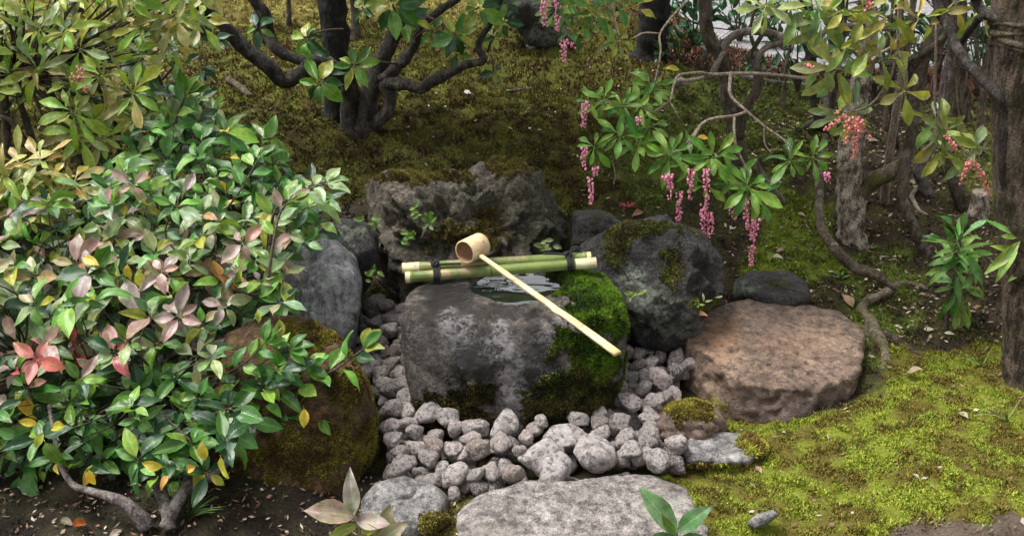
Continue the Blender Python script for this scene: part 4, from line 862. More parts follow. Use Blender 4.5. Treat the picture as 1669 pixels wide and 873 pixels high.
# named accents: pink rosette, orange and yellow leaves
for (px, py, n_, L, c_) in ((290, 515, 7, 0.062, (0.30, 0.19, 0.18)), (262, 440, 5, 0.06, (0.36, 0.26, 0.25)), (215, 300, 4, 0.055, (0.40, 0.26, 0.23)), (60, 585, 5, 0.055, (0.46, 0.16, 0.15)), (500, 395, 2, 0.05, PALE), (395, 395, 4, 0.06, PINK)):
    fo.whorl(at(px, py, shY(py) - 0.10), (0.0, -0.75, 0.65), n_, L, 0.05, 'ellip', lambda c_=c_: vary(c_, 0.15), ring2=False)
for (px, py, c_, dx, dz) in ((145, 765, YEL, 0.1, -1), (275, 775, ORG, -0.6, -0.5), (305, 765, (0.6, 0.34, 0.08), 0.7, 0.5), (265, 760, YEL, -0.7, 0.3), (330, 720, YEL, 0, -1), (360, 745, YEL, 0.3, -0.9), (455, 520, YEL, 0, -1), (425, 505, YGREEN, -0.4, -1), (495, 665, YEL, 0, -1), (60, 690, YEL, -0.7, 0.4), (85, 695, YEL, 0.7, 0.2), (70, 705, (0.4, 0.38, 0.04), -0.3, -0.5), (135, 420, YEL, 0.7, -0.1), (208, 430, YEL, 0, -1), (225, 440, YEL, 0.2, -1), (332, 350, ORG, 0.6, 0), (320, 600, (0.40, 0.36, 0.2), 0, -1)):
    fo.leaf(at(px, py, shY(py) - 0.09), (dx, -0.35, dz), (rnd.gauss(0, 0.5), -0.7, rnd.uniform(0.2, 0.9)), rnd.uniform(0.034, 0.05), 'ellip', vary(c_, 0.25))
print('shrub', fo.finish())
tag(twm.build('twig', M['twig_dark'], shr, base), kind='stuff')
for pts in ([(243, 858, 1.68, 28), (205, 820, 1.69, 20), (150, 800, 1.71, 13), (120, 790, 1.73, 11), (100, 760, 1.76, 10), (90, 720, 1.80, 8), (80, 660, 1.88, 7)], [(278, 862, 1.67, 20), (266, 810, 1.72, 22), (240, 740, 1.82, 18), (200, 640, 2.02, 14), (150, 560, 2.15, 11), (110, 470, 2.3, 8)],
            [(268, 860, 1.67, 20), (300, 800, 1.73, 22), (350, 770, 1.77, 16), (385, 738, 1.79, 14), (405, 715, 1.82, 9)], [(300, 800, 1.74, 17), (330, 690, 1.92, 15), (338, 615, 1.98, 15), (345, 570, 2.02, 12), (385, 545, 2.06, 7)],
            [(338, 610, 2.07, 16), (320, 570, 2.12, 20), (300, 500, 2.25, 15), (330, 380, 2.45, 10), (310, 260, 2.68, 7)], [(310, 575, 2.10, 6), (345, 560, 2.09, 7), (390, 545, 2.09, 7), (400, 525, 2.09, 5)]):
    mb = MB(); limb_px(mb, pts, 10, 0.18); mb.build('stem', M['bark_purple'], shr, base)

# ---- 2. yellow-green whorled shrub, top left
def pieris_col(): return vary(rnd.choice([(0.34, 0.42, 0.06), (0.30, 0.40, 0.06), (0.42, 0.48, 0.09), OLIVE, (0.22, 0.36, 0.05), (0.36, 0.35, 0.10), (0.34, 0.36, 0.17)]))
base = at(70, 300, 3.0); base[2] = float(hgt(np.array([base[0]]), np.array([base[1]]))[0])
sh2 = empty('whorled_shrub', tuple(base), 'yellow-green shrub with whorled narrow leaves in the top left corner', 'shrub'); fo = Foliage(sh2); twm = MB()
TP = [(-120, -60), (340, -60), (330, 30), (262, 90), (205, 90), (215, 140), (225, 200), (180, 215), (150, 235), (115, 215), (120, 150), (60, 130), (0, 150), (-120, 160)]
for (px, py) in poisson(TP, 37, 7000, 8):
    p = at(px, py, 2.75 + rnd.uniform(-0.12, 0.12)); fo.whorl(p, (rnd.gauss(0, 0.3), -0.8, 0.6), rnd.choice([8, 9, 10]), rnd.uniform(0.078, 0.10), rnd.uniform(-0.2, 0.1), 'lance', pieris_col, jit=0.15)
    twig_to(twm, p, p + (np.array([base[0], base[1], 0.7]) - p) * 0.8, 0.002, 0.005)
for (px, py) in poisson(TP, 40, 4000, 9):
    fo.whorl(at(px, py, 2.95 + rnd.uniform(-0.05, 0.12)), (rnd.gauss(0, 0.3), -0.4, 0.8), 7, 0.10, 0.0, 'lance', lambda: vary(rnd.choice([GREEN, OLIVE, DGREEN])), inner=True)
for (px, py) in [(28, 262), (62, 258), (20, 300), (75, 290), (45, 330), (15, 350), (100, 310), (0, 275), (118, 295), (60, 345)]:
    fo.whorl(at(px, py, 2.42 + rnd.uniform(-0.04, 0.04)), (rnd.gauss(0, 0.3), -0.5, 0.8), 8, 0.085, 0.05, 'lance', lambda: vary(rnd.choice([(0.38, 0.35, 0.09), YGREEN, (0.36, 0.27, 0.10)])))
print('sh2', fo.finish())
tag(twm.build('twig', M['twig_dark'], sh2, base), kind='stuff')
for pts in ([(15, 380, 2.75, 16), (12, 250, 2.85, 15), (5, 130, 2.9, 13), (0, 40, 2.9, 10)], [(75, 330, 2.9, 12), (50, 220, 2.9, 12), (30, 150, 2.9, 10), (40, 60, 2.85, 8)], [(150, 310, 2.9, 14), (130, 260, 2.9, 13), (95, 180, 2.9, 12), (60, 90, 2.85, 8)], [(60, 255, 2.85, 9), (20, 200, 2.85, 8), (0, 190, 2.85, 7)], [(165, 300, 2.95, 10), (195, 230, 2.9, 8), (150, 120, 2.85, 7)]):
    mb = MB(); limb_px(mb, pts, 8, 0.15); mb.build('stem', M['bark_brown'], sh2, base)

# flower racemes
def flower_mat(name, c1, c2):
    m, t, b = nm(name); c = mix(t, ramp(t, noise_n(t, 160, 2, 0.5, coord(t, world=True)), [(0.4, 0), (0.6, 1)]), c1, c2); t.links.new(c, b.inputs['Base Color']); b.inputs['Roughness'].default_value = 0.5
    b.inputs['Subsurface Weight'].default_value = 0.15; b.inputs['Subsurface Radius'].default_value = (0.004, 0.002, 0.002); return m
M['fl_pink'] = flower_mat('pink_bells', (0.70, 0.15, 0.28), (0.84, 0.42, 0.50)); M['fl_coral'] = flower_mat('coral_bells', (0.70, 0.17, 0.15), (0.80, 0.38, 0.30))
BV, BFc = ico(1)
def raceme(parent, p0, p1, mat, wid=0.0105, dens=0.85, fs=0.0044):
    p0, p1 = np.array(p0), np.array(p1); L = np.linalg.norm(p1 - p0); n_ = int(L / 0.0036 * 3 * dens * 0.62); mb = MB(); o_ = np.array(parent.location); V, Fs, k0 = [], [], 0
    bend_ = np.array([rnd.gauss(0, 1), rnd.gauss(0, 1), 0]) * 0.004; gap = rnd.uniform(0.3, 0.8)
    for k in range(n_):
        t_ = (k + 0.5 + rnd.uniform(-0.8, 0.8)) / n_
        if rnd.random() < 0.16 or (abs(t_ - gap) < 0.04 and rnd.random() < 0.8): continue
        c_ = p0 + (p1 - p0) * t_ + bend_ * math.sin(3.14 * t_); a_ = k * 2.4 + rnd.gauss(0, 0.3); wd = wid * (1 - 0.45 * t_) * rnd.uniform(0.6, 1.1); out = np.array([math.cos(a_), math.sin(a_), -0.35]) * wd
        s_ = fs * rnd.uniform(0.55, 1.2) * (1 - 0.25 * t_); V.append(BV * np.array([s_, s_, s_ * 1.35]) + c_ + out); Fs.append(BFc + k0); k0 += len(BV)
    V = np.concatenate(V); Fs = np.concatenate(Fs)
    st = tube([p0, (p0 + p1) / 2, p1], [0.0012, 0.001, 0.0006], 5, 3); mb.add(V, Fs); mb.add(*st); ob = mb.build('flower_cluster', mat, parent, o_); return ob
def racemes(parent, lst, mat, Y, **kw):
    for (x0, y0, x1, y1) in lst: raceme(parent, at(x0, y0, Y), at(x1, y1, Y + rnd.uniform(-0.01, 0.01)), mat, **kw)
racemes(sh2, [(126, 108, 142, 152), (118, 118, 122, 135)], M['fl_coral'], 2.6, dens=0.6, fs=0.004)

# ---- small dark evergreen twig behind, left (leaves only sparse)
base = ground(270, 175); sb = empty('evergreen_seedling', tuple(base), 'small dark evergreen seedling on the bank beside the path light', 'plant'); fo = Foliage(sb); mb = MB()
for pts in ([(272, 178, 3.45), (262, 130, 3.4), (240, 95, 3.38)], [(270, 150, 3.43), (255, 110, 3.4), (300, 70, 3.38), (345, 70, 3.36)], [(265, 130, 3.42), (290, 105, 3.4), (325, 115, 3.38)], [(268, 140, 3.42), (240, 120, 3.4), (225, 105, 3.38)]):
    spray(fo, mb, pts, 0.07, 'ellip', lambda: vary(rnd.choice([DGREEN, DGREEN, (0.04, 0.09, 0.05)])), 0.045, 4)
fo.finish(); mb.build('stem', M['twig_dark'], sb, base)

# ------------------------------------------------------------------ TREES
def seedling(px, gy_, top, lab, spread=45, n_=5, L=0.07):
    g0 = ground(px, gy_); e = empty('evergreen_seedling', tuple(g0), lab, 'plant'); fo = Foliage(e); mb = MB()
    for k in range(n_):
        ex = px + (k - (n_ - 1) / 2) * spread / n_ * 2; ey = top + abs(k - (n_ - 1) / 2) * 12 + rnd.uniform(-8, 8)
        spray(fo, mb, [(px, gy_, g0[1]), ((px * 2 + ex) / 3, (gy_ + ey) / 2, g0[1] - 0.02), (ex, ey, g0[1] - 0.05)], L, 'ellip', lambda: vary(rnd.choice([DGREEN, DGREEN, (0.03, 0.10, 0.05)])), 0.05, 4)
    fo.finish(); mb.build('stem', M['twig_dark'], e, g0)
seedling(1300, 150, 60, 'dark evergreen seedling behind the left edge of the right thicket'); seedling(1490, 130, 45, 'dark evergreen seedling by the gravel court behind the twisted stem')
seedling(1592, 150, 60, 'dark evergreen seedling between the mossy trunk and the big right trunk', 25); seedling(1105, 105, 62, 'dark evergreen seedling just right of the thick black trunk', 35, 4)
seedling(1425, 165, 100, 'dark evergreen seedling behind the pale rough trunk', 30); seedling(1545, 100, 30, 'tall dark evergreen seedling at the far edge of the gravel court', 30)
for k_, (a_, b_, c_, lab_) in enumerate(((1130, 78, 12, 'dark leafy shrub at the far left end of the gravel court edge'), (1205, 75, 4, 'dark leafy shrub behind the arching pale branch at the court edge'), (1262, 85, 10, 'dark leafy shrub at the court edge left of the thicket'), (1370, 105, 20, 'dark leafy shrub at the court edge behind the pale rosettes'), (1455, 115, 15, 'dark leafy shrub at the court edge behind the twisted stem'), (1530, 125, 30, 'dark leafy shrub at the court edge left of the mossy trunk'), (1608, 120, 20, 'dark leafy shrub at the court edge beside the big right trunk'))):
    seedling(a_, b_, c_, lab_, 34, 5, 0.085)
seedling(1240, 125, 95, 'low dark sprig behind the forked stem of the pink-flowering shrub', 25, 3, 0.06)
def crown(root, blobs, dens=1.0, kind='ellip', cols=(DGREEN, GREEN, GREEN)):
    """foliage above the picture's top edge: many leaves spread through uneven clumps"""
    o_ = np.array(root.location); Vs, Fs, Us, Cs = [], [], [], []; n_ = 0
    for (cx_, cy_, cz_, rx, ry, rz, cnt) in blobs:
        for _ in range(int(cnt * dens)):
            d = np.array([rnd.gauss(0, 1) for _ in range(3)]); d /= np.linalg.norm(d); p = np.array([cx_, cy_, cz_]) + d * np.array([rx, ry, rz]) * rnd.uniform(0.3, 1.0)
            lowest = CAMZ - math.tan(R(8.5)) * p[1] if p[1] > 0 else 1.0
            if p[2] < lowest + 0.05 or (fbm(p[None] * 3.0, 2)[0] < -0.18): continue
            tv, tf, tu = LTlo[kind][rnd.randrange(2)]; x_, y_, z_ = frame(np.array([rnd.gauss(0, 1), rnd.gauss(0, 1), rnd.gauss(-0.2, 0.4)]), np.array([rnd.gauss(0, 0.4), rnd.gauss(0, 0.4), 1]))
            Vs.append((tv @ np.array([x_, y_, z_])) * rnd.uniform(0.075, 0.11) + p - o_); Fs.append(tf + n_); Us.append(tu); Cs.append(np.tile(vary(rnd.choice(cols)), (len(tv), 1))); n_ += len(tv)
    o = obj('crown', mesh_np('crown', np.concatenate(Vs), np.concatenate(Fs), M['leaf_stuff'], col=np.concatenate(Cs), uv=np.concatenate(Us)), root); tag(o, kind='stuff')
def upward(p, dx, dy, top): return [p, p + np.array([dx * 0.3, dy * 0.3, (top - p[2]) * 0.4]), np.array([p[0] + dx, p[1] + dy, top])]
def limbs(root, lst, mat, name='limb', seg=12, noise=0.28):
    o_ = np.array(root.location)
    for pts in lst: mb = MB(); limb_px(mb, pts, seg, noise); mb.build(name, mat, root, o_)

# dark straight trunk behind the spreading tree
b0 = ground(548, 192); tr1 = empty('tree', tuple(b0), 'straight blackish trunk rising just behind the low spreading tree', 'tree')
limbs(tr1, [[(545, 205, b0[1], 56), (548, 172, b0[1], 42), (548, 86, b0[1] - 0.0, 40), (541, 0, b0[1] + 0.02, 46), (538, -90, b0[1] + 0.03, 46), (532, -400, b0[1] + 0.03, 40), (520, -900, b0[1], 28)]], M['bark_black'], 'trunk', 14)
crown(tr1, [(-0.7, 3.9, 2.5, 1.0, 0.8, 0.6, 900)])
# the low spreading tree
b0 = ground(590, 212); Yt = b0[1]; tr2 = empty('tree', tuple(b0), 'low spreading tree with curving dark limbs forking at the ground behind the craggy rock', 'tree')
limbs(tr2, [[(592, 222, Yt, 52), (577, 200, Yt, 42), (572, 165, Yt, 34), (566, 130, Yt - 0.02, 30), (540, 108, Yt - 0.05, 24), (513, 102, Yt - 0.07, 26), (489, 120, Yt - 0.1, 24), (462, 134, Yt - 0.12, 24), (438, 108, Yt - 0.14, 24), (400, 80, Yt - 0.15, 23), (357, 34, Yt - 0.17, 23), (323, 7, Yt - 0.18, 22), (285, 20, Yt - 0.2, 15), (240, -4, Yt - 0.22, 12)],
            [(515, 102, Yt - 0.07, 20), (496, 100, Yt - 0.06, 19), (458, 86, Yt - 0.04, 19), (438, 58, Yt, 19), (430, 20, Yt, 19), (400, -20, Yt, 18), (380, -120, Yt, 14)],
            [(596, 212, Yt - 0.02, 40), (599, 172, Yt - 0.02, 32), (613, 120, Yt, 28), (637, 69, Yt + 0.02, 28), (661, 20, Yt + 0.04, 28), (680, -20, Yt + 0.05, 26), (700, -150, Yt + 0.05, 22), (690, -500, Yt, 16)],
            [(592, 214, Yt - 0.03, 40), (608, 203, Yt - 0.04, 26), (630, 185, Yt - 0.05, 20), (637, 160, Yt - 0.05, 20), (628, 138, Yt - 0.05, 21), (658, 137, Yt - 0.07, 22), (685, 144, Yt - 0.09, 21), (709, 130, Yt - 0.1, 18), (761, 106, Yt - 0.12, 14), (788, 98, Yt - 0.13, 13), (780, 70, Yt - 0.14, 10), (810, 20, Yt - 0.15, 8), (830, -60, Yt - 0.15, 6)],
            [(622, 132, Yt - 0.04, 20), (654, 103, Yt - 0.04, 18), (675, 76, Yt - 0.03, 16), (685, 45, Yt - 0.02, 14), (720, 15, Yt, 12), (760, -20, Yt, 11), (820, -150, Yt, 9)],
            [(323, 7, Yt - 0.18, 16), (300, -20, Yt - 0.18, 14), (260, -100, Yt - 0.15, 10)]], M['bark_dark'])
fo = Foliage(tr2); twm = MB()
def magcol(): return vary(rnd.choice([DGREEN, GREEN, (0.03, 0.085, 0.03), LGREEN, YGREEN]))
for (px, py, Yo, L, n_, tx, ty) in ((520, 134, -0.25, 0.095, 7, 560, 100), (577, 106, -0.22, 0.085, 9, 650, 105), (496, 62, -0.15, 0.085, 7, 560, 48), (640, 8, -0.2, 0.10, 7, 650, 40), (744, 58, -0.2, 0.09, 8, 690, 25), (781, 12, -0.2, 0.09, 7, 750, 40), (745, 85, -0.18, 0.08, 4, 760, 60), (705, 50, -0.2, 0.08, 4, 680, 60), (805, 117, -0.1, 0.055, 5, 800, 90), (418, 45, -0.1, 0.07, 5, 430, 70), (660, 35, -0.15, 0.09, 4, 655, 60), (820, 35, -0.12, 0.07, 5, 800, 60), (590, 12, -0.2, 0.08, 4, 600, 30), (826, 5, -0.12, 0.07, 5, 800, 10), (805, 60, -0.1, 0.06, 4, 795, 85)):
    p = at(px, py, Yt + Yo); fo.whorl(p, (rnd.gauss(0, 0.25), -0.85, 0.45), n_, L, -0.1, 'ellip', magcol, ring2=False, jit=0.2); twm.add(*tube([p, (p + at(tx, ty, Yt - 0.05)) / 2 + [0, 0, 0.01], at(tx, ty, Yt - 0.05)], [0.003, 0.0035, 0.005], 6, 4))
fo.finish(); tag(twm.build('twig', M['twig_dark'], tr2, b0), kind='stuff')
crown(tr2, [(-0.15, 3.0, 1.75, 0.7, 0.5, 0.35, 380), (-0.4, 3.3, 2.1, 0.9, 0.7, 0.5, 1200), (0.3, 3.4, 2.2, 0.8, 0.7, 0.5, 900)])  # first clump, unseen above the frame, is added to shade the bank

# thin pale stems further back, left and centre
for (px, wy, tpy, wd, lab, mt) in ((579, 62, 0, 15, 'thin pale-barked stem behind the spreading tree, right of the black trunk', 'bark_brown'), (471, 44, 0, 9, 'slender brown stem at the back between the two curving left limbs', 'bark_brown'), (420, 52, 0, 14, 'leaning brown stem at the back, left of the spreading tree', 'bark_dark'), (130, 20, 0, 26, 'dark trunk half hidden behind the top left shrub', 'bark_black')):
    g0 = ground(px, wy); e = empty('sapling', tuple(g0), lab, 'tree'); limbs(e, [[(px + 1, wy + 4, g0[1], wd * 1.4), (px, wy - 20, g0[1], wd), (px - 2, tpy - 20, g0[1], wd * 0.9), (px - 8, tpy - 260, g0[1], wd * 0.7)]], M[mt], 'trunk', 8)
    pt = at(px - 8, tpy - 250, g0[1]); crown(e, [(pt[0], pt[1], max(pt[2], 1.6) + 0.2, 0.3, 0.3, 0.2, 120)])
# thick blackish trunk, centre right
b0 = ground(1058, 96); e = empty('tree', tuple(b0), 'thick black trunk at the top of the bank right of the grey upright rock', 'tree')
limbs(e, [[(1055, 108, b0[1], 70), (1062, 85, b0[1], 54), (1066, 40, b0[1], 51), (1070, -10, b0[1], 52), (1075, -150, b0[1], 50), (1090, -600, b0[1], 34)]], M['bark_black'], 'trunk', 14)
crown(e, [(0.9, 4.6, 2.6, 1.1, 0.9, 0.7, 900)])
# pieris-like tree, centre right, with hanging pink flowers
b0 = ground(1205, 290); Yb = b0[1]; pt = empty('flowering_shrub', tuple(b0), 'flowering shrub with hanging pink flower strings and bright green leaves over the dark boulder', 'shrub')
limbs(pt, [[(1210, 300, Yb, 32), (1203, 262, Yb, 28), (1196, 205, Yb, 26), (1186, 160, Yb, 25), (1181, 110, Yb, 22), (1170, 84, Yb, 22), (1155, 60, Yb, 22), (1150, 20, Yb, 22), (1152, -40, Yb, 20), (1140, -300, Yb, 14)],
           [(1204, 225, Yb - 0.01, 16), (1214, 180, Yb - 0.02, 16), (1236, 140, Yb - 0.03, 16), (1232, 108, Yb - 0.03, 14), (1224, 90, Yb - 0.03, 9), (1240, 60, Yb - 0.03, 7), (1262, 20, Yb, 6)]], M['bark_brown'])
limbs(pt, [[(1174, 90, Yb, 14), (1186, 66, Yb - 0.01, 13), (1215, 52, Yb - 0.02, 12), (1255, 54, Yb - 0.03, 12), (1290, 66, Yb - 0.04, 13), (1329, 60, Yb - 0.04, 10)], [(1232, 105, Yb - 0.03, 9), (1245, 80, Yb - 0.04, 9), (1285, 66, Yb - 0.04, 10)],
           [(1160, 121, Yb - 0.04, 10), (1180, 84, Yb - 0.02, 9)], [(1330, 60, Yb - 0.04, 9), (1360, 45, Yb - 0.02, 9), (1405, 41, Yb, 9)]], M['bark_grey'])
fo = Foliage(pt); twm = MB()
for tw in ([(1330, 130, 2.95, 7), (1230, 120, 2.95, 6), (1160, 122, 2.9, 7), (1143, 119, 2.85, 6), (1110, 122, 2.8, 5), (1101, 131, 2.78, 5), (1096, 148, 2.76, 4.5), (1091, 165, 2.75, 4), (1064, 184, 2.75, 4)], [(1160, 124, 2.9, 6), (1125, 131, 2.85, 6), (1103, 133, 2.8, 5)],
           [(1091, 165, 2.75, 3), (1100, 180, 2.74, 3), (1108, 195, 2.74, 2)], [(1122, 0, 2.9, 4), (1098, 25, 2.86, 4), (1076, 55, 2.82, 4), (1077, 80, 2.8, 4), (1074, 105, 2.78, 3)], [(1076, 55, 2.82, 3), (1050, 54, 2.82, 3), (1033, 62, 2.8, 3)], [(1098, 25, 2.86, 3), (1104, 45, 2.85, 3), (1115, 55, 2.84, 2)],
           [(1191, 118, 2.85, 6), (1191, 155, 2.8, 6), (1218, 182, 2.75, 5), (1245, 205, 2.73, 4.5), (1285, 235, 2.7, 4), (1290, 262, 2.7, 3)], [(1218, 182, 2.75, 5), (1196, 189, 2.72, 5), (1165, 193, 2.7, 5), (1143, 203, 2.68, 5), (1119, 234, 2.66, 4), (1095, 250, 2.65, 3)],
           [(1143, 203, 2.68, 4), (1130, 225, 2.66, 4), (1120, 240, 2.65, 3)], [(1196, 189, 2.72, 5), (1199, 237, 2.68, 5), (1215, 272, 2.66, 4), (1222, 300, 2.65, 3)], [(1199, 237, 2.68, 4), (1186, 250, 2.66, 3), (1165, 256, 2.65, 3)], [(1245, 208, 2.73, 3), (1247, 235, 2.73, 3), (1258, 250, 2.72, 2)],
           [(1064, 184, 2.75, 4), (1030, 200, 2.73, 4), (1012, 217, 2.72, 3)], [(1074, 105, 2.78, 3), (1066, 139, 2.76, 3)], [(1064, 184, 2.75, 3), (1043, 174, 2.74, 3), (1014, 174, 2.72, 3), (978, 165, 2.72, 3)], [(998, 262, 2.72, 2), (1003, 285, 2.72, 2.5), (1000, 300, 2.72, 2)], [(1240, 360, 2.7, 3), (1250, 348, 2.72, 3)]):
    limb_px(twm, tw, 6, 0.1)
pc = lambda: vary(rnd.choice([(0.17, 0.30, 0.045), (0.21, 0.36, 0.055), LGREEN, LGREEN, GREEN]), 0.2)
for (px, py, n_, L, Yw) in ((1066, 140, 9, 0.072, 2.74), (1014, 172, 8, 0.07, 2.70), (1043, 172, 7, 0.065, 2.72), (1012, 217, 9, 0.075, 2.70), (1040, 235, 7, 0.07, 2.71), (969, 238, 7, 0.06, 2.70), (985, 160, 7, 0.065, 2.71), (962, 165, 5, 0.055, 2.72), (1093, 250, 10, 0.075, 2.64), (1163, 256, 10, 0.08, 2.62), (1130, 262, 8, 0.075, 2.65), (1222, 302, 11, 0.085, 2.60), (1240, 318, 6, 0.075, 2.66), (1200, 285, 6, 0.075, 2.68), (1150, 300, 5, 0.065, 2.68), (1060, 205, 5, 0.06, 2.73), (1288, 262, 7, 0.065, 2.68), (1325, 255, 8, 0.06, 2.70), (1030, 190, 6, 0.06, 2.74)):
    fo.whorl(at(px, py, Yw), (rnd.gauss(0, 0.25), -0.75, 0.55), n_ + 1, L * 1.12, -0.15, 'lance', pc, jit=0.22)
fo.leaf(at(1085, 112, 2.76), (0.9, -0.1, 0.2), (0, -0.7, 0.6), 0.045, 'ellip', (0.42, 0.34, 0.04)); fo.leaf(at(1135, 225, 2.66), (1, 0, -0.05), (0, -0.4, 0.9), 0.04, 'ellip', (0.55, 0.30, 0.04))
# upper sprays near the frame top
for (px, py, n_, L, Yw, cc) in ((905, 12, 9, 0.08, 2.8, 0), (935, 45, 8, 0.08, 2.8, 0), (965, 15, 9, 0.08, 2.85, 0), (1010, 62, 9, 0.08, 2.85, 1), (990, 25, 7, 0.08, 2.9, 1), (1035, 10, 8, 0.08, 2.9, 1), (920, -5, 8, 0.08, 2.8, 0), (1005, 0, 8, 0.08, 2.9, 0), (1290, 5, 8, 0.09, 2.9, 0), (1320, 18, 6, 0.085, 2.9, 0)):
    fo.whorl(at(px, py, Yw), (rnd.gauss(0, 0.2), -0.7, 0.6), n_, L, -0.25, 'lance', (lambda: vary(rnd.choice([LGREEN, (0.15, 0.25, 0.04), GREEN]))) if cc == 0 else (lambda: vary(rnd.choice([YGREEN, OLIVE, (0.37, 0.38, 0.08)]))))
limb_px(twm, [(1010, 62, 2.85, 3), (1000, 20, 2.88, 4), (990, -60, 2.95, 6), (1100, -300, 3.1, 9), (1145, -330, Yb, 12)], 6, 0.1); limb_px(twm, [(925, 30, 2.8, 3), (960, -20, 2.85, 5), (995, -70, 2.95, 6)], 6, 0.1)
fo.finish(); tag(twm.build('twig', M['twig'], pt, b0), kind='stuff')
racemes(pt, [(955, 163, 950, 208), (953, 240, 955, 278), (970, 270, 972, 285), (961, 289, 963, 332)], M['fl_pink'], 2.69, wid=0.010)
racemes(pt, [(1091, 280, 1093, 325), (1108, 312, 1106, 361), (1128, 275, 1125, 325), (1151, 275, 1153, 328), (1149, 330, 1147, 389), (1155, 345, 1153, 388), (1192, 326, 1200, 357), (1216, 322, 1219, 374), (1232, 357, 1224, 432), (1084, 282, 1086, 298)], M['fl_pink'], 2.60, wid=0.011)
racemes(pt, [(888, 0, 889, 42), (905, -10, 907, 50), (919, 64, 921, 100), (930, 68, 934, 78)], M['fl_pink'], 2.76, wid=0.011)
racemes(pt, [(1349, 280, 1351, 297), (1040, 190, 1041, 205)], M['fl_pink'], 2.66, wid=0.009)
crown(pt, [(0.75, 3.2, 1.9, 0.6, 0.5, 0.35, 110)], cols=(LGREEN, GREEN), kind='lance')

# right-hand thicket
b0 = ground(1387, 388); Ya = b0[1]; ta = empty('tree', tuple(b0), 'pale rough flaking trunk standing in the right thicket with a mossy side limb', 'tree')
mb = MB(); limb_px(mb, [(1388, 400, Ya, 50), (1387, 372, Ya, 44), (1385, 300, Ya, 44), (1386, 250, Ya, 40), (1392, 190, Ya, 34), (1404, 130, Ya, 30), (1415, 70, Ya, 28), (1415, 10, Ya, 28), (1412, -80, Ya, 26), (1400, -500, Ya, 18)], 18, 0.3, 8); mb.build('trunk', M['bark_rough'], ta, b0)
limbs(ta, [[(1400, 318, Ya, 26), (1410, 306, Ya, 28), (1434, 288, Ya - 0.02, 28), (1455, 278, Ya - 0.02, 24), (1476, 262, Ya - 0.02, 18)]], M['bark_moss'], noise=0.25)
crown(ta, [(1.0, 3.0, 2.0, 0.6, 0.6, 0.4, 90)], cols=(LGREEN, GREEN), kind='lance')
b0 = ground(1508, 418); Yc = b0[1]; tc = empty('tree', tuple(b0), 'thin twisted brown stem with forking branches between the rough trunk and the big right trunk', 'tree')
limbs(tc, [[(1512, 428, Yc, 24), (1505, 408, Yc, 20), (1490, 372, Yc, 19), (1472, 330, Yc + 0.02, 17), (1471, 300, Yc + 0.03, 18), (1478, 250, Yc + 0.05, 20), (1487, 206, Yc + 0.05, 20), (1494, 150, Yc + 0.06, 22), (1505, 105, Yc + 0.06, 20), (1520, 60, Yc + 0.08, 18), (1535, 10, Yc + 0.1, 18), (1540, -200, Yc, 12)],
           [(1494, 145, Yc + 0.06, 16), (1480, 100, Yc + 0.08, 13), (1475, 60, Yc + 0.1, 12), (1465, 20, Yc + 0.1, 11), (1460, -80, Yc, 9)], [(1440, 105, Yc + 0.02, 12), (1481, 98, Yc + 0.06, 13), (1525, 74, Yc + 0.02, 14), (1548, 45, Yc, 12), (1560, 0, Yc, 10)]], M['bark_brown'])
b0 = ground(1662, 655); Yd = b0[1]; td = empty('tree', tuple(b0), 'big brown trunk with ringed ridges at the right edge of the picture', 'tree')
mb = MB(); Yq = Yd + 0.12
P3 = limb_px(mb, [(1700, 700, Yd + 0.05, 130), (1698, 640, Yd + 0.1, 118), (1692, 540, Yq, 106), (1684, 420, Yq, 98), (1674, 300, Yq, 100), (1668, 150, Yq, 96), (1670, 0, Yq, 98), (1672, -200, Yq, 95), (1672, -800, Yq, 80)], 26, 0.12, 9); mb.build('trunk', M['bark_big'], td, b0)
mb = MB()
for (yy, tilt) in ((38, 0), (50, 5), (62, 2), (74, 7)):
    c_ = at(1669, yy, Yq); r_ = 48 * depth(c_) / FPX; a_ = np.linspace(0, 2 * math.pi, 25); mb.add(*tube(c_ + np.column_stack([r_ * np.cos(a_), r_ * np.sin(a_), 0.006 * np.sin(a_ * 2 + tilt)]), np.full(25, 0.0075) * (1 + 0.3 * np.sin(a_ * 3 + tilt)), 8, 2, 0.3))
mb.build('bark_ridge', M['bark_big'], td, b0)
limbs(td, [[(1640, 320, Yq - 0.02, 14), (1634, 250, Yq - 0.03, 16), (1636, 180, Yq - 0.03, 17), (1624, 150, Yq - 0.02, 17), (1597, 124, Yq + 0.05, 16), (1566, 89, Yq + 0.15, 15), (1545, 45, Yq + 0.2, 15), (1525, 0, Yq + 0.25, 17), (1515, -100, Yq + 0.25, 14)], [(1655, 40, Yq - 0.03, 16), (1620, 28, Yq + 0.0, 18), (1602, 20, Yq + 0.03, 16), (1590, 0, Yq + 0.05, 15), (1560, -60, Yq, 12)], [(1600, 25, Yq, 12), (1580, 50, Yq + 0.1, 12), (1568, 70, Yq + 0.3, 10)]], M['bark_dark'])
crown(td, [(1.9, 2.7, 2.6, 0.8, 0.8, 0.5, 400)])
b0 = ground(1568, 198); e = empty('tree', tuple(b0), 'straight dark mossy trunk behind the diagonal branch at right', 'tree')
limbs(e, [[(1568, 205, b0[1], 34), (1566, 150, b0[1], 27), (1563, 60, b0[1], 26), (1562, 0, b0[1], 26), (1560, -200, b0[1], 22)]], M['bark_big'], 'trunk', 12); q = at(1560, -200, b0[1]); crown(e, [(q[0], q[1], q[2] + 0.5, 0.7, 0.6, 0.4, 250)])
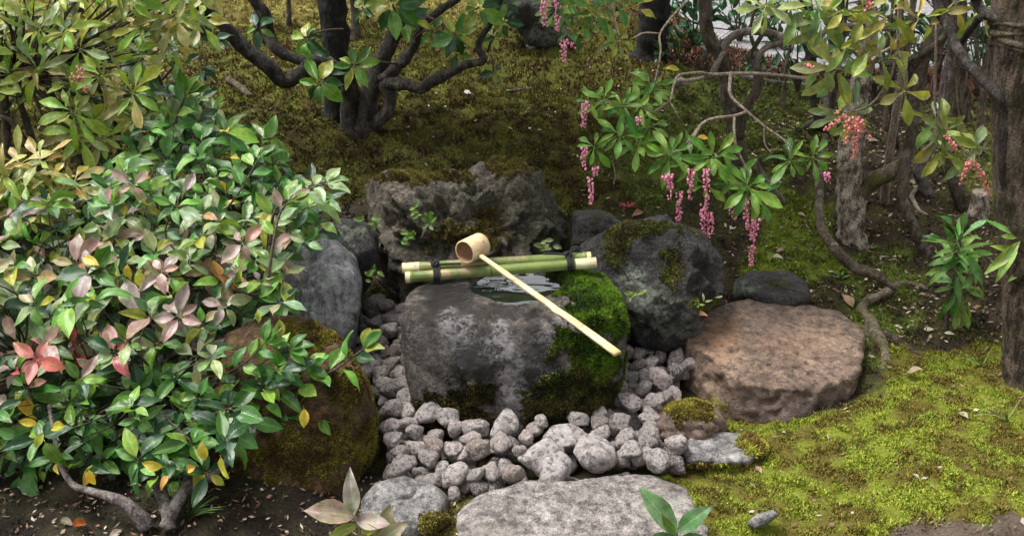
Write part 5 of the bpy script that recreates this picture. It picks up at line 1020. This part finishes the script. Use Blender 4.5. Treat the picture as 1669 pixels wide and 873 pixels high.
# further thin stems in the thicket
for k, (pts, lab, mt) in enumerate((
    ([(1278, 330, 0, 12), (1245, 290, 0.0, 10), (1230, 260, 0, 9)], 'short leaning grey root end showing behind the hanging flower strings', 'bark_grey'),
    ([(1340, 210, 0, 16), (1328, 170, 0.0, 14), (1325, 120, 0, 14), (1318, 60, 0, 24), (1312, 0, 0, 24), (1305, -100, 0, 18)], 'dark stem rising at the left edge of the right thicket', 'bark_dark'),
    ([(1352, 215, 0, 14), (1358, 160, 0, 10), (1372, 60, 0, 12), (1376, 0, 0, 14), (1380, -100, 0, 12)], 'dark thin stem just left of the pale rough trunk', 'bark_dark'),
    ([(1515, 320, 0, 16), (1500, 288, 0, 18), (1498, 266, 0, 18), (1512, 247, 0, 16), (1530, 215, 0.05, 12), (1540, 120, 0.1, 11), (1560, 40, 0.1, 10), (1570, -60, 0.1, 8)], 'smooth grey-violet curved stem right of the twisted brown stem', 'bark_purple'),
    ([(1590, 235, 0, 9), (1600, 180, 0, 9), (1612, 110, 0, 9), (1618, 30, 0, 9), (1625, -60, 0, 7)], 'thin reddish brown stem between the mossy trunk and the big right trunk', 'bark_brown'),
    ([(1460, 240, 0, 10), (1452, 150, 0, 8), (1466, 60, 0, 9), (1470, -30, 0, 8)], 'thin dark stem behind the twisted brown stem', 'bark_dark'),
    ([(1575, 345, 0, 22), (1555, 300, 0, 20), (1548, 250, 0, 16), (1546, 180, 0.05, 12), (1548, 60, 0.1, 10), (1545, -60, 0.1, 9)], 'brown stem rising behind the coral flowers at right', 'bark_brown'))):
    g0 = ground(pts[0][0], pts[0][1]); e = empty('stem', tuple(g0), lab, 'stem'); limbs(e, [[(a, b_, g0[1] + c_, d_) for a, b_, c_, d_ in pts]], M[mt], 'branch', 9, 0.2)
lr2 = random.Random(5)
for k, (px, py, lab) in enumerate(((1275, 175, 'thin leaning twiggy stem at the far left of the right thicket'), (1440, 215, 'thin twiggy stem directly right of the pale rough trunk'), (1530, 190, 'thin twiggy stem left of the dark mossy trunk'), (1600, 250, 'thin twiggy stem just left of the big right trunk'), (1405, 150, 'thin bent stem behind the pale rough trunk'), (1350, 140, 'thin twiggy stem on the slope behind the coral flowers'), (1225, 130, 'thin twiggy stem behind the forked trunk of the pink-flowering shrub'), (1470, 180, 'thin twiggy stem just left of the twisted brown stem'), (1580, 180, 'thin twiggy stem touching the dark mossy trunk on its right'), (1140, 110, 'thin twiggy stem between the thick black trunk and the pink-flowering shrub'))):
    g0 = ground(px, py); e = empty('stem', tuple(g0), lab, 'stem'); ls = []
    x_ = px; main = [(px, py + 3, g0[1], 9)]
    for j in range(1, 6): x_ += lr2.uniform(-16, 16); main.append((x_, py - (py + 60) * j / 5, g0[1] + 0.02 * j, 8 - j))
    ls.append(main)
    for j in (1, 2, 2, 3, 3, 4):
        a, b_, c_, d_ = main[j]; sx_ = lr2.choice((-1, 1)); ls.append([(a, b_, c_, 3.5), (a + sx_ * lr2.uniform(15, 35), b_ - lr2.uniform(0, 18), c_, 2.5), (a + sx_ * lr2.uniform(45, 80), b_ - lr2.uniform(10, 55), c_, 1.8)])
    limbs(e, ls[:1], M['bark_brown'], 'branch', 7, 0.15); limbs(e, ls[1:], M['twig_dark'], 'twig', 5, 0.1)
# roots and low curved stems on the ground
def root_thing(pts, lab, mt, noise=0.25):
    P3 = []; 
    for a, b_, d_, up in pts:
        g_ = ground(a, b_); dp = depth(g_); g_[2] += d_ / 2 * dp / FPX * 0.5 + up; 
        if up: q = at(a, b_, g_[1] - up * 1.2); g_ = q
        P3.append(g_)
    r_ = [d_ / 2 * depth(p) / FPX for p, (a, b_, d_, up) in zip(P3, pts)]; mb = MB(); mb.add(*tube(np.array(P3), r_, 12, 7, noise)); o_ = np.array(P3[0]); ob = mb.build('root', M[mt], None, o_); tag(ob, lab, 'root')
def stem_thing(pts, lab, mt, name='root', noise=0.2):
    mb = MB(); P3 = limb_px(mb, pts, 12, noise, 7); ob = mb.build(name, M[mt], None, P3[-1]); tag(ob, lab, 'root')
g1 = ground(1457, 462)[1]; g2 = ground(1400, 440)[1]
stem_thing([(1345, 222, 3.25, 10), (1340, 250, 3.15, 12), (1336, 300, 3.0, 14), (1337, 361, 2.85, 15), (1358, 402, 2.76, 17), (1394, 436, 2.72, 18), (1427, 448, 2.69, 16), (1460, 470, 2.66, 10)], 'long grey-brown stem curving down to the ground with a pale cut scar', 'bark_brown')
root_thing([(1510, 474, 5, 0), (1492, 468, 9, 0), (1471, 464, 14, 0.005), (1442, 478, 15, 0.015), (1415, 490, 16, 0.02), (1405, 508, 16, 0.01), (1418, 528, 18, 0.0), (1430, 555, 20, 0), (1444, 582, 18, -0.004), (1438, 605, 12, -0.006)], 'knobbly pale root with moss arching beside the reddish flat stone', 'bark_root', 0.4)
root_thing([(1420, 520, 14, 0), (1412, 545, 12, 0), (1418, 575, 9, -0.003), (1412, 600, 7, -0.003)], 'second prong of the knobbly root, touching the reddish stone', 'bark_root', 0.4)
root_thing([(1440, 545, 12, 0), (1465, 560, 9, 0), (1503, 585, 6, 0)], 'thin dark root running down right from the knobbly root', 'bark_brown')
root_thing([(1175, 122, 10, 0), (1215, 130, 12, 0), (1260, 138, 10, 0), (1310, 142, 8, 0)], 'pale dead branch lying on the bank behind the flowering shrub', 'bark_grey')
root_thing([(1230, 118, 9, 0), (1270, 128, 8, 0), (1330, 150, 14, 0), (1345, 190, 12, 0), (1300, 215, 8, 0)], 'dark dead branch lying behind the left edge of the thicket', 'bark_dark')
root_thing([(1486, 300, 8, 0), (1492, 312, 7, 0), (1486, 322, 7, 0), (1497, 345, 6, 0), (1510, 356, 4, 0)], 'small pale S-shaped root below the grey-violet stem', 'bark_grey')
root_thing([(372, 132, 9, 0), (395, 148, 12, 0), (408, 160, 7, 0)], 'short dead stick on the bank left of the spreading tree', 'bark_brown')
root_thing([(825, 150, 5, 0), (838, 148, 4, 0), (870, 146, 3, 0)], 'thin pale twig lying on the bank above the craggy rock', 'bark_grey')
for (px, py, w_, h_, lab) in ((1590, 340, 36, 40, 'pale cut stump of a branch by the lance-leaved plant'), (1645, 335, 20, 34, 'small pale broken stub in front of the big right trunk')):
    g0 = ground(px, py + h_ * 0.4); dp = depth(g0); mb = MB(); hh = h_ * dp / FPX * 1.2; mb.add(*tube([g0 - [0, 0, 0.02], g0 + [0.003, 0, hh * 0.5], g0 + [-0.008, -0.01, hh]], [w_ / 2 * dp / FPX, w_ / 2.4 * dp / FPX, w_ / 3 * dp / FPX], 12, 6, 0.35)); ob = mb.build('stump', M['bark_rough'], None, g0); tag(ob, lab, 'stump')
# pale cut scar on the long stem
c_ = at(1360, 399, 2.735); mb = MB(); D, Fc = ico(2); mb.add(D * [0.013, 0.005, 0.008] + c_, Fc); ob = mb.build('cut_scar', M['bark_grey'], None, c_)
longstem = [o for o in C.objects if o.get('label', '').startswith('long grey-brown stem')][0]; ob.parent = longstem; ob.location = tuple(c_ - np.array(longstem.location))

# drooping thicket sprays with coral flowers
b0 = ground(1440, 330); cs_ = empty('flowering_shrub', tuple(b0), 'sparse shrub with drooping pale rosettes and coral flower strings in front of the thicket', 'shrub'); fo = Foliage(cs_); twm = MB()
cc1 = lambda: vary(rnd.choice([(0.28, 0.36, 0.13), (0.24, 0.34, 0.09), PALE, (0.34, 0.36, 0.15)])); cc2 = lambda: vary(rnd.choice([(0.42, 0.42, 0.08), YGREEN, (0.40, 0.33, 0.12)])); cc3 = lambda: vary(rnd.choice([PALE, (0.38, 0.34, 0.20), (0.28, 0.28, 0.09), YGREEN]))
for (px, py, n_, L, ax, f_) in ((1367, 112, 9, 0.10, (0, -0.9, 0.3), cc1), (1385, 75, 7, 0.08, (0.2, -0.8, 0.4), cc1), (1420, 78, 6, 0.08, (0.3, -0.7, 0.5), cc2), (1477, 148, 6, 0.095, (0, -0.9, 0.25), cc2), (1391, 185, 8, 0.09, (0.1, -0.8, 0.3), cc3), (1542, 217, 7, 0.09, (0, -0.85, 0.3), cc3), (1580, 254, 8, 0.09, (0, -0.85, 0.35), cc3), (1453, 18, 6, 0.09, (0, -0.8, 0.1), cc2), (1302, 12, 7, 0.10, (0, -0.8, 0.2), cc1), (1560, 5, 4, 0.08, (0, -0.8, 0.1), cc2), (1410, 20, 5, 0.08, (0, -0.8, 0.1), cc2), (1540, 245, 5, 0.09, (-0.2, -0.9, 0.2), cc2), (1340, 35, 8, 0.085, (0, -0.8, 0.4), cc1), (1345, 100, 7, 0.08, (-0.2, -0.8, 0.4), cc1), (1405, 55, 6, 0.075, (0.2, -0.8, 0.4), cc2), (1500, 30, 6, 0.08, (0, -0.8, 0.3), cc2), (1600, 12, 6, 0.08, (0, -0.8, 0.3), cc2), (1250, 8, 8, 0.08, (0, -0.8, 0.4), cc1), (1440, 45, 6, 0.07, (0, -0.8, 0.4), cc2), (1440, 95, 5, 0.08, (0.3, -0.8, 0.4), cc2), (1525, 195, 5, 0.08, (-0.3, -0.8, 0.4), cc3), (1600, 240, 5, 0.075, (0.3, -0.8, 0.4), cc3), (1365, 190, 6, 0.07, (-0.3, -0.8, 0.4), cc3), (1330, 8, 8, 0.085, (0, -0.8, 0.4), cc1), (1380, 15, 7, 0.085, (0, -0.8, 0.4), cc2)):
    fo.whorl(at(px, py, 2.5), ax, n_, L, -0.2, 'lance', f_, ring2=False, jit=0.25)
for tw in ([(1367, 112, 2.5, 3), (1395, 120, 2.6, 4), (1430, 90, 2.7, 5), (1465, 60, 2.75, 6), (1464, -40, 2.75, 7)], [(1477, 148, 2.5, 3), (1478, 115, 2.5, 3), (1464, 80, 2.52, 4), (1465, 0, 2.55, 5), (1466, -80, 2.6, 5)], [(1391, 182, 2.5, 4), (1420, 170, 2.52, 4), (1450, 130, 2.52, 4), (1462, 85, 2.52, 4)], [(1542, 217, 2.5, 3), (1525, 175, 2.5, 4), (1524, 130, 2.5, 5), (1526, 60, 2.5, 5), (1527, -60, 2.55, 6)], [(1580, 254, 2.5, 3), (1560, 235, 2.5, 3), (1542, 217, 2.5, 4)], [(1464, -40, 2.75, 8), (1500, -100, 2.9, 10), (1480, 60, 3.1, 12), (1450, 250, 3.15, 14), (1441, 335, b0[1], 16)], [(1527, -60, 2.55, 6), (1500, -100, 2.9, 8)]):
    limb_px(twm, tw, 6, 0.1)
fo.finish(); twm.build('twig', M['twig'], cs_, b0)
racemes(cs_, [(1312, 104, 1324, 110), (1380, 186, 1345, 212), (1384, 190, 1378, 235), (1395, 190, 1402, 222), (1392, 200, 1391, 258), (1402, 195, 1420, 224), (1542, 220, 1556, 243), (1580, 262, 1566, 300), (1590, 262, 1612, 318), (1584, 258, 1574, 280), (1411, -6, 1412, 18), (1370, 178, 1362, 186)], M['fl_coral'], 2.47, wid=0.009, dens=0.85)

# lance-leaved plants at right
lc = lambda: vary(rnd.choice([(0.17, 0.31, 0.06), (0.21, 0.36, 0.08), (0.26, 0.40, 0.13), GREEN]), 0.2)
b0 = ground(1545, 545); Yl = b0[1]; lp = empty('lance_leaved_plant', tuple(b0), 'upright plant with long bright green lance leaves in front of the dark trunk at right', 'plant'); fo = Foliage(lp); mb = MB()
limb_px(mb, [(1543, 548, Yl, 7), (1545, 500, Yl, 7), (1560, 440, Yl, 7), (1562, 400, Yl, 6), (1568, 380, Yl, 5)], 7, 0.1); limb_px(mb, [(1556, 450, Yl, 5), (1570, 420, Yl, 4), (1590, 410, Yl, 4)], 6, 0.1)
for (px, py, n_, L, ax, e) in ((1562, 402, 13, 0.105, (0.0, -0.5, 0.8), 0.15), (1575, 418, 9, 0.10, (0.4, -0.5, 0.6), 0.0), (1556, 430, 9, 0.10, (-0.2, -0.6, 0.5), -0.2), (1563, 462, 9, 0.095, (0, -0.5, 0.7), -0.2), (1600, 430, 6, 0.08, (0.4, -0.5, 0.4), -0.5), (1566, 385, 5, 0.08, (0, -0.1, 1), 0.8)):
    fo.whorl(at(px, py, Yl - 0.02), ax, n_, L, e, 'long' if L > 0.09 else 'lance', lc)
for k in range(6): fo.leaf(at(1568 + rnd.uniform(-10, 10), 490, Yl - 0.02), (rnd.uniform(-0.3, 0.5), -0.2, -1), (0, -1, 0.2), 0.09, 'lance', vary((0.26, 0.33, 0.09), 0.15))
fo.finish(); mb.build('stem', M['twig_dark'], lp, b0)
b0 = ground(1668, 500); lp = empty('lance_leaved_plant', tuple(b0), 'second lance-leaved plant cut off by the right edge of the picture', 'plant'); fo = Foliage(lp); mb = MB(); limb_px(mb, [(1690, 470, 2.35, 6), (1680, 420, 2.3, 6), (1668, 385, 2.25, 5)], 6, 0.1)
for (px, py, n_, L) in ((1668, 385, 11, 0.10), (1690, 415, 10, 0.10)): fo.whorl(at(px, py, 2.22), (-0.1, -0.6, 0.6), n_, L, 0.0, 'long', lambda: vary(rnd.choice([(0.20, 0.33, 0.08), (0.26, 0.36, 0.08)])))
fo.finish(); mb.build('stem', M['twig_dark'], lp, b0)

# foreground shoots
def shoot(name, lab, stem, leaves):
    b_ = at(*stem[0]); b_[2] = min(b_[2], float(hgt(np.array([b_[0]]), np.array([b_[1]]))[0]) + 0.0); b0 = np.array([b_[0], b_[1], b_[2]]); e = empty(name, tuple(b0), lab, 'seedling'); fo = Foliage(e); mb = MB()
    P3 = np.array([b0 - [0, 0, 0.01]] + [at(*q) for q in stem[1:]]); mb.add(*tube(P3, np.linspace(0.0035, 0.002, len(P3)), 7, 5))
    for (x0, y0, x1, y1, Y_, Y1, kind, c_, nrm) in leaves:
        p, q = at(x0, y0, Y_), at(x1, y1, Y1); d = q - p; fo.leaf(p, d, nrm, np.linalg.norm(d), kind, c_, var=1)
    fo.finish(); mb.build('stem', M['twig'], e, b0)
YS = 1.52
shoot('young_shoot', 'young shoot with greyish pink leaves poking up at the bottom left of the slab', [(600, 930, YS), (590, 880, YS), (577, 835, YS)], [(577, 838, 568, 765, YS, YS + 0.03, 'ellip', (0.25, 0.22, 0.19), (0.1, -0.9, 0.3)), (578, 842, 498, 825, YS, YS - 0.02, 'ellip', (0.27, 0.19, 0.15), (0, -0.5, 0.85)), (580, 848, 636, 852, YS, YS - 0.02, 'ellip', (0.27, 0.20, 0.17), (0, -0.6, 0.8)), (582, 855, 535, 872, YS, YS - 0.03, 'ellip', YGREEN, (0, -0.7, 0.7)), (588, 862, 612, 862, YS, YS - 0.03, 'ellip', YGREEN, (0, -0.8, 0.5)), (612, 885, 665, 850, YS, YS, 'ellip', (0.30, 0.24, 0.18), (0, -0.8, 0.5)), (612, 890, 640, 820, YS, YS + 0.04, 'ellip', (0.24, 0.19, 0.12), (0.4, -0.8, 0.3)), (590, 885, 545, 905, YS, YS, 'ellip', GREEN, (0, -0.8, 0.5))])
shoot('young_shoot', 'young shoot with three green leaves rising in front of the slab', [(1110, 950, YS), (1106, 900, YS), (1103, 870, YS)], [(1103, 872, 1048, 792, YS, YS + 0.03, 'ellip', (0.12, 0.21, 0.09), (0.4, -0.8, 0.4)), (1104, 866, 1160, 822, YS, YS, 'ellip', (0.08, 0.17, 0.06), (-0.2, -0.6, 0.7)), (1102, 875, 1050, 880, YS, YS - 0.02, 'ellip', (0.10, 0.18, 0.09), (0, -0.6, 0.8)), (1106, 880, 1165, 880, YS, YS - 0.02, 'ellip', (0.10, 0.2, 0.08), (0, -0.6, 0.8)), (1103, 872, 1085, 850, YS, YS - 0.03, 'lance', (0.12, 0.2, 0.05), (0, -0.9, 0.3))])

# fern-like tuft and grass tufts
def grass(px, py, n_, L, c_, lab, name='grass_tuft', spread=0.8, lean=(0, 0), wd=0.0016):
    g0 = ground(px, py); V, Fs = [], []; k0 = 0; mb = MB()
    for k in range(n_):
        a_ = rnd.uniform(0, 6.28); d = np.array([math.cos(a_) * spread + lean[0], math.sin(a_) * spread * 0.5 + lean[1], 1.0]); d /= np.linalg.norm(d); l = L * rnd.uniform(0.6, 1.1); side = np.cross(d, [0, 0, 1]); side /= np.linalg.norm(side) + 1e-6
        pts = [g0 + d * l * t_ + np.array([0, 0, -1]) * l * 0.45 * t_ * t_ * np.linalg.norm(d[:2]) for t_ in (0, 0.35, 0.7, 1)]
        for i, p in enumerate(pts): w_ = wd * (1 - i / 3.3); V += [p - side * w_, p + side * w_]
        Fs += [(k0 + 2 * i, k0 + 2 * i + 1, k0 + 2 * i + 3, k0 + 2 * i + 2) for i in range(3)]; k0 += 8
    V = np.array(V); Cc = np.tile(c_, (len(V), 1)) * np.repeat(rng.uniform(0.6, 1.3, (n_, 1)), 8, 0); ob = obj(name, mesh_np(name, V - g0, np.array(Fs), M['blade'], col=Cc), loc=tuple(g0)); tag(ob, lab, 'grass')
grass(305, 850, 26, 0.11, (0.12, 0.22, 0.05), 'narrow green fern-like tuft beside the foot of the glossy shrub', spread=0.5, lean=(0.7, 0), wd=0.0035)
grass(1640, 690, 14, 0.17, (0.22, 0.30, 0.10), 'thin arching grass tuft at the foot of the big right trunk', spread=0.9, lean=(-0.5, -0.1))
grass(1600, 600, 12, 0.10, (0.20, 0.32, 0.08), 'small grass tuft on the moss above the arching one', spread=0.9, lean=(-0.3, 0))
grass(1370, 455, 16, 0.05, (0.16, 0.24, 0.10), 'tiny weed on the litter below the long curved stem', spread=1.2, wd=0.004)
grass(1003, 300, 12, 0.06, (0.2, 0.15, 0.08), 'dry twiggy tuft on the bank under the left flower strings', spread=1.0)
grass(1415, 408, 14, 0.05, (0.16, 0.24, 0.06), 'low leafy weed at the foot of the pale rough trunk', spread=1.3, wd=0.004)
grass(520, 730, 16, 0.05, (0.2, 0.2, 0.05), 'short dry grass tuft at the foot of the brown boulder', spread=0.7)
# little ferns and weeds on the craggy rock face and round the boulders
def weed(px, py, Y_, lab, n_=8, L=0.03, c_=(0.14, 0.24, 0.05), kind='ellip'):
    b_ = at(px, py, Y_); e = empty('weed', tuple(b_), lab, 'plant'); fo = Foliage(e, 0); 
    for k in range(n_): fo.leaf(b_ + np.array([rnd.gauss(0, 0.018), rnd.gauss(0, 0.006), rnd.gauss(0, 0.01)]), (rnd.gauss(0, 1), -0.4, rnd.gauss(0.2, 0.6)), (0, -0.8, 0.6), L * rnd.uniform(0.6, 1.1), kind, vary(c_))
    fo.finish('leaves')
weed(680, 350, 2.70, 'tiny green weed growing on the upper left face of the craggy rock'); weed(664, 385, 2.69, 'tiny green weed in the crack low on the craggy rock', 10); weed(706, 362, 2.69, 'single sprig on the middle of the craggy rock', 6)
weed(605, 450, 2.60, 'small round-leaved sprig between the grey boulder and the basin', 6, 0.035); weed(602, 360, 2.62, 'small green sprig on top of the small dark rock', 5, 0.03); weed(895, 400, 2.68, 'pale green weed above the right rope lashing', 7, 0.035, (0.22, 0.28, 0.12))
weed(1028, 478, 2.37, 'yellow-green sprig on the face of the large dark boulder', 6, 0.03, (0.24, 0.32, 0.06), 'lance'); weed(1155, 492, 2.37, 'small pale sprig at the right foot of the large dark boulder', 5, 0.025, (0.3, 0.36, 0.2), 'lance'); weed(400, 822, 1.86, 'tiny bright seedling on the dark soil right of the shrub foot', 4, 0.02, (0.3, 0.45, 0.1))
# red maple-like sprig and fallen leaves
def fallen(px, py, L, c_, lab, kind='ellip', on=None, up=0.006, tilt=0.2):
    g0 = ground(px, py) if on is None else at(px, py, on); me_ = LM[kind][rnd.randrange(3)]; o = bpy.data.objects.new('fallen_leaf', me_); C.objects.link(o); a_ = rnd.uniform(0, 6.28)
    x_, y_, z_ = frame(np.array([math.cos(a_), math.sin(a_), rnd.uniform(0, tilt)]), np.array([rnd.gauss(0, 0.2), -0.3, 1])); g0 = g0 + [0, 0, up]
    o.matrix_basis = Matrix(((x_[0] * L, y_[0] * L, z_[0] * L, g0[0]), (x_[1] * L, y_[1] * L, z_[1] * L, g0[1]), (x_[2] * L, y_[2] * L, z_[2] * L, g0[2]), (0, 0, 0, 1))); o.color = (*c_, 1); tag(o, lab, 'fallen leaf', 'fallen leaves and petals')
fallen(141, 860, 0.05, (0.55, 0.14, 0.05), 'curled orange-red fallen leaf on the dark soil at bottom left', up=0.012, tilt=0.9)
fallen(768, 156, 0.065, (0.62, 0.56, 0.54), 'pale curled petal on the bank right of the spreading tree'); fallen(1190, 377, 0.045, (0.7, 0.66, 0.6), 'white petal on soil below the right flower strings')
fallen(1133, 513, 0.035, (0.55, 0.30, 0.12), 'orange-brown leaf caught at the foot of the large dark boulder', on=2.38); fallen(1048, 350, 0.05, (0.30, 0.12, 0.08), 'curled brown leaf above the large dark boulder')
fallen(1475, 540, 0.05, (0.62, 0.56, 0.42), 'long cream fallen leaf right of the knobbly root', 'lance'); fallen(1520, 543, 0.035, (0.6, 0.55, 0.42), 'small cream fallen leaf at the foot of the lance-leaved plant')
fallen(1555, 548, 0.03, (0.62, 0.58, 0.44), 'roundish pale leaf right of the lance-leaved plant stem'); fallen(1475, 612, 0.055, (0.34, 0.24, 0.18), 'crumpled brown leaf on the moss right of the reddish stone', tilt=0.8); fallen(1390, 505, 0.06, (0.42, 0.24, 0.17), 'pinkish brown curled leaf against the back of the reddish stone', tilt=1.0)
fallen(1488, 775, 0.03, (0.55, 0.48, 0.42), 'pale torn leaf bit in the middle of the front moss'); fallen(1560, 675, 0.04, (0.42, 0.33, 0.26), 'light brown leaf on the moss below the grass tufts'); fallen(1350, 722, 0.03, (0.5, 0.42, 0.34), 'narrow tan leaf on the moss in front of the reddish stone', 'lance')
fallen(1277, 412, 0.04, (0.36, 0.22, 0.17), 'dull pink-brown leaf on the green moss patch'); fallen(1300, 350, 0.03, (0.4, 0.28, 0.22), 'small tan leaf above the green moss patch'); fallen(1275, 425, 0.045, (0.5, 0.44, 0.36), 'cream leaf near the low slate-coloured rock'); fallen(1230, 760, 0.045, (0.40, 0.26, 0.19), 'russet leaf beside the flat blue-grey stone', 'lance')
fallen(545, 330, 0.045, (0.42, 0.34, 0.31), 'pale pinkish leaf on the bank above the small dark rock', tilt=0.8); fallen(100, 150 + 700, 0.035, (0.18, 0.13, 0.1), 'dark brown fallen leaf left of the orange-red one'); fallen(200, 868, 0.035, (0.3, 0.24, 0.2), 'dull tan fallen leaf right of the orange-red one')
fallen(1430, 232, 0.06, (0.32, 0.19, 0.14), 'brown leaf on soil right of the pale rough trunk'); fallen(855, 146, 0.04, (0.6, 0.56, 0.54), 'pale petal at the end of the twig on the bank')
g0 = ground(1022, 345); mb = MB()
for k in range(9):
    a_ = k * 0.7; d = np.array([math.cos(a_) * 0.035, math.sin(a_) * 0.02, 0.012 + rnd.uniform(0, 0.012)]); mb.add(*tube([g0 + [0, 0, 0.01], g0 + d * 0.6 + [0, 0, 0.012], g0 + d], [0.0015, 0.002, 0.0006], 5, 3))
tag(mb.build('red_sprig', flower_mat('red_sprig', (0.30, 0.04, 0.06), (0.38, 0.08, 0.08)), None, g0), 'small dark red spidery sprig on soil above the large dark boulder', 'plant')

# path light, top left
g0 = ground(328, 62); pl = empty('path_light', tuple(g0), 'small low path light with a pale box head and black base behind the left limb', 'lamp')
def box(mb, c_, sx, sy, sz, bev=0.004):
    bm = bmesh.new(); bmesh.ops.create_cube(bm, size=1); bmesh.ops.scale(bm, vec=(sx, sy, sz), verts=bm.verts); bmesh.ops.bevel(bm, geom=bm.edges, offset=bev, segments=2, profile=0.5, affect='EDGES'); bmesh.ops.triangulate(bm, faces=bm.faces)
    mb.add(np.array([v_.co[:] for v_ in bm.verts]) + c_, np.array([[q.index for q in p.verts] for p in bm.faces])); bm.free()
def plain(name, c_, r_=0.5, metal=0.0):
    m, t, b = nm(name); c = mix(t, ramp(t, noise_n(t, 60, 5, 0.7, coord(t)), [(0.3, 0.3), (0.75, 1)]), tuple(x * 0.7 for x in c_), c_); t.links.new(c, b.inputs['Base Color']); b.inputs['Roughness'].default_value = r_; b.inputs['Metallic'].default_value = metal; return m
k_ = depth(g0) / FPX
mb = MB(); box(mb, g0 + [0, 0, 0.03], 0.09, 0.08, 0.07); mb.build('base', plain('black_metal', (0.02, 0.02, 0.02)), pl, g0)
mb = MB(); box(mb, g0 + [0, 0, 0.095], 0.115, 0.10, 0.058); mb.build('housing', plain('beige_metal', (0.45, 0.40, 0.33)), pl, g0)
mb = MB(); box(mb, g0 + [0, 0, 0.15], 0.105, 0.09, 0.05); mb.build('lens_cover', plain('pale_cover', (0.62, 0.60, 0.56)), pl, g0)
mb = MB(); D, Fc = ico(2); mb.add(D * [0.005, 0.003, 0.005] + g0 + [0.0, -0.05, 0.095], Fc); mb.build('screw', plain('rusty_screw', (0.16, 0.09, 0.05)), pl, g0)
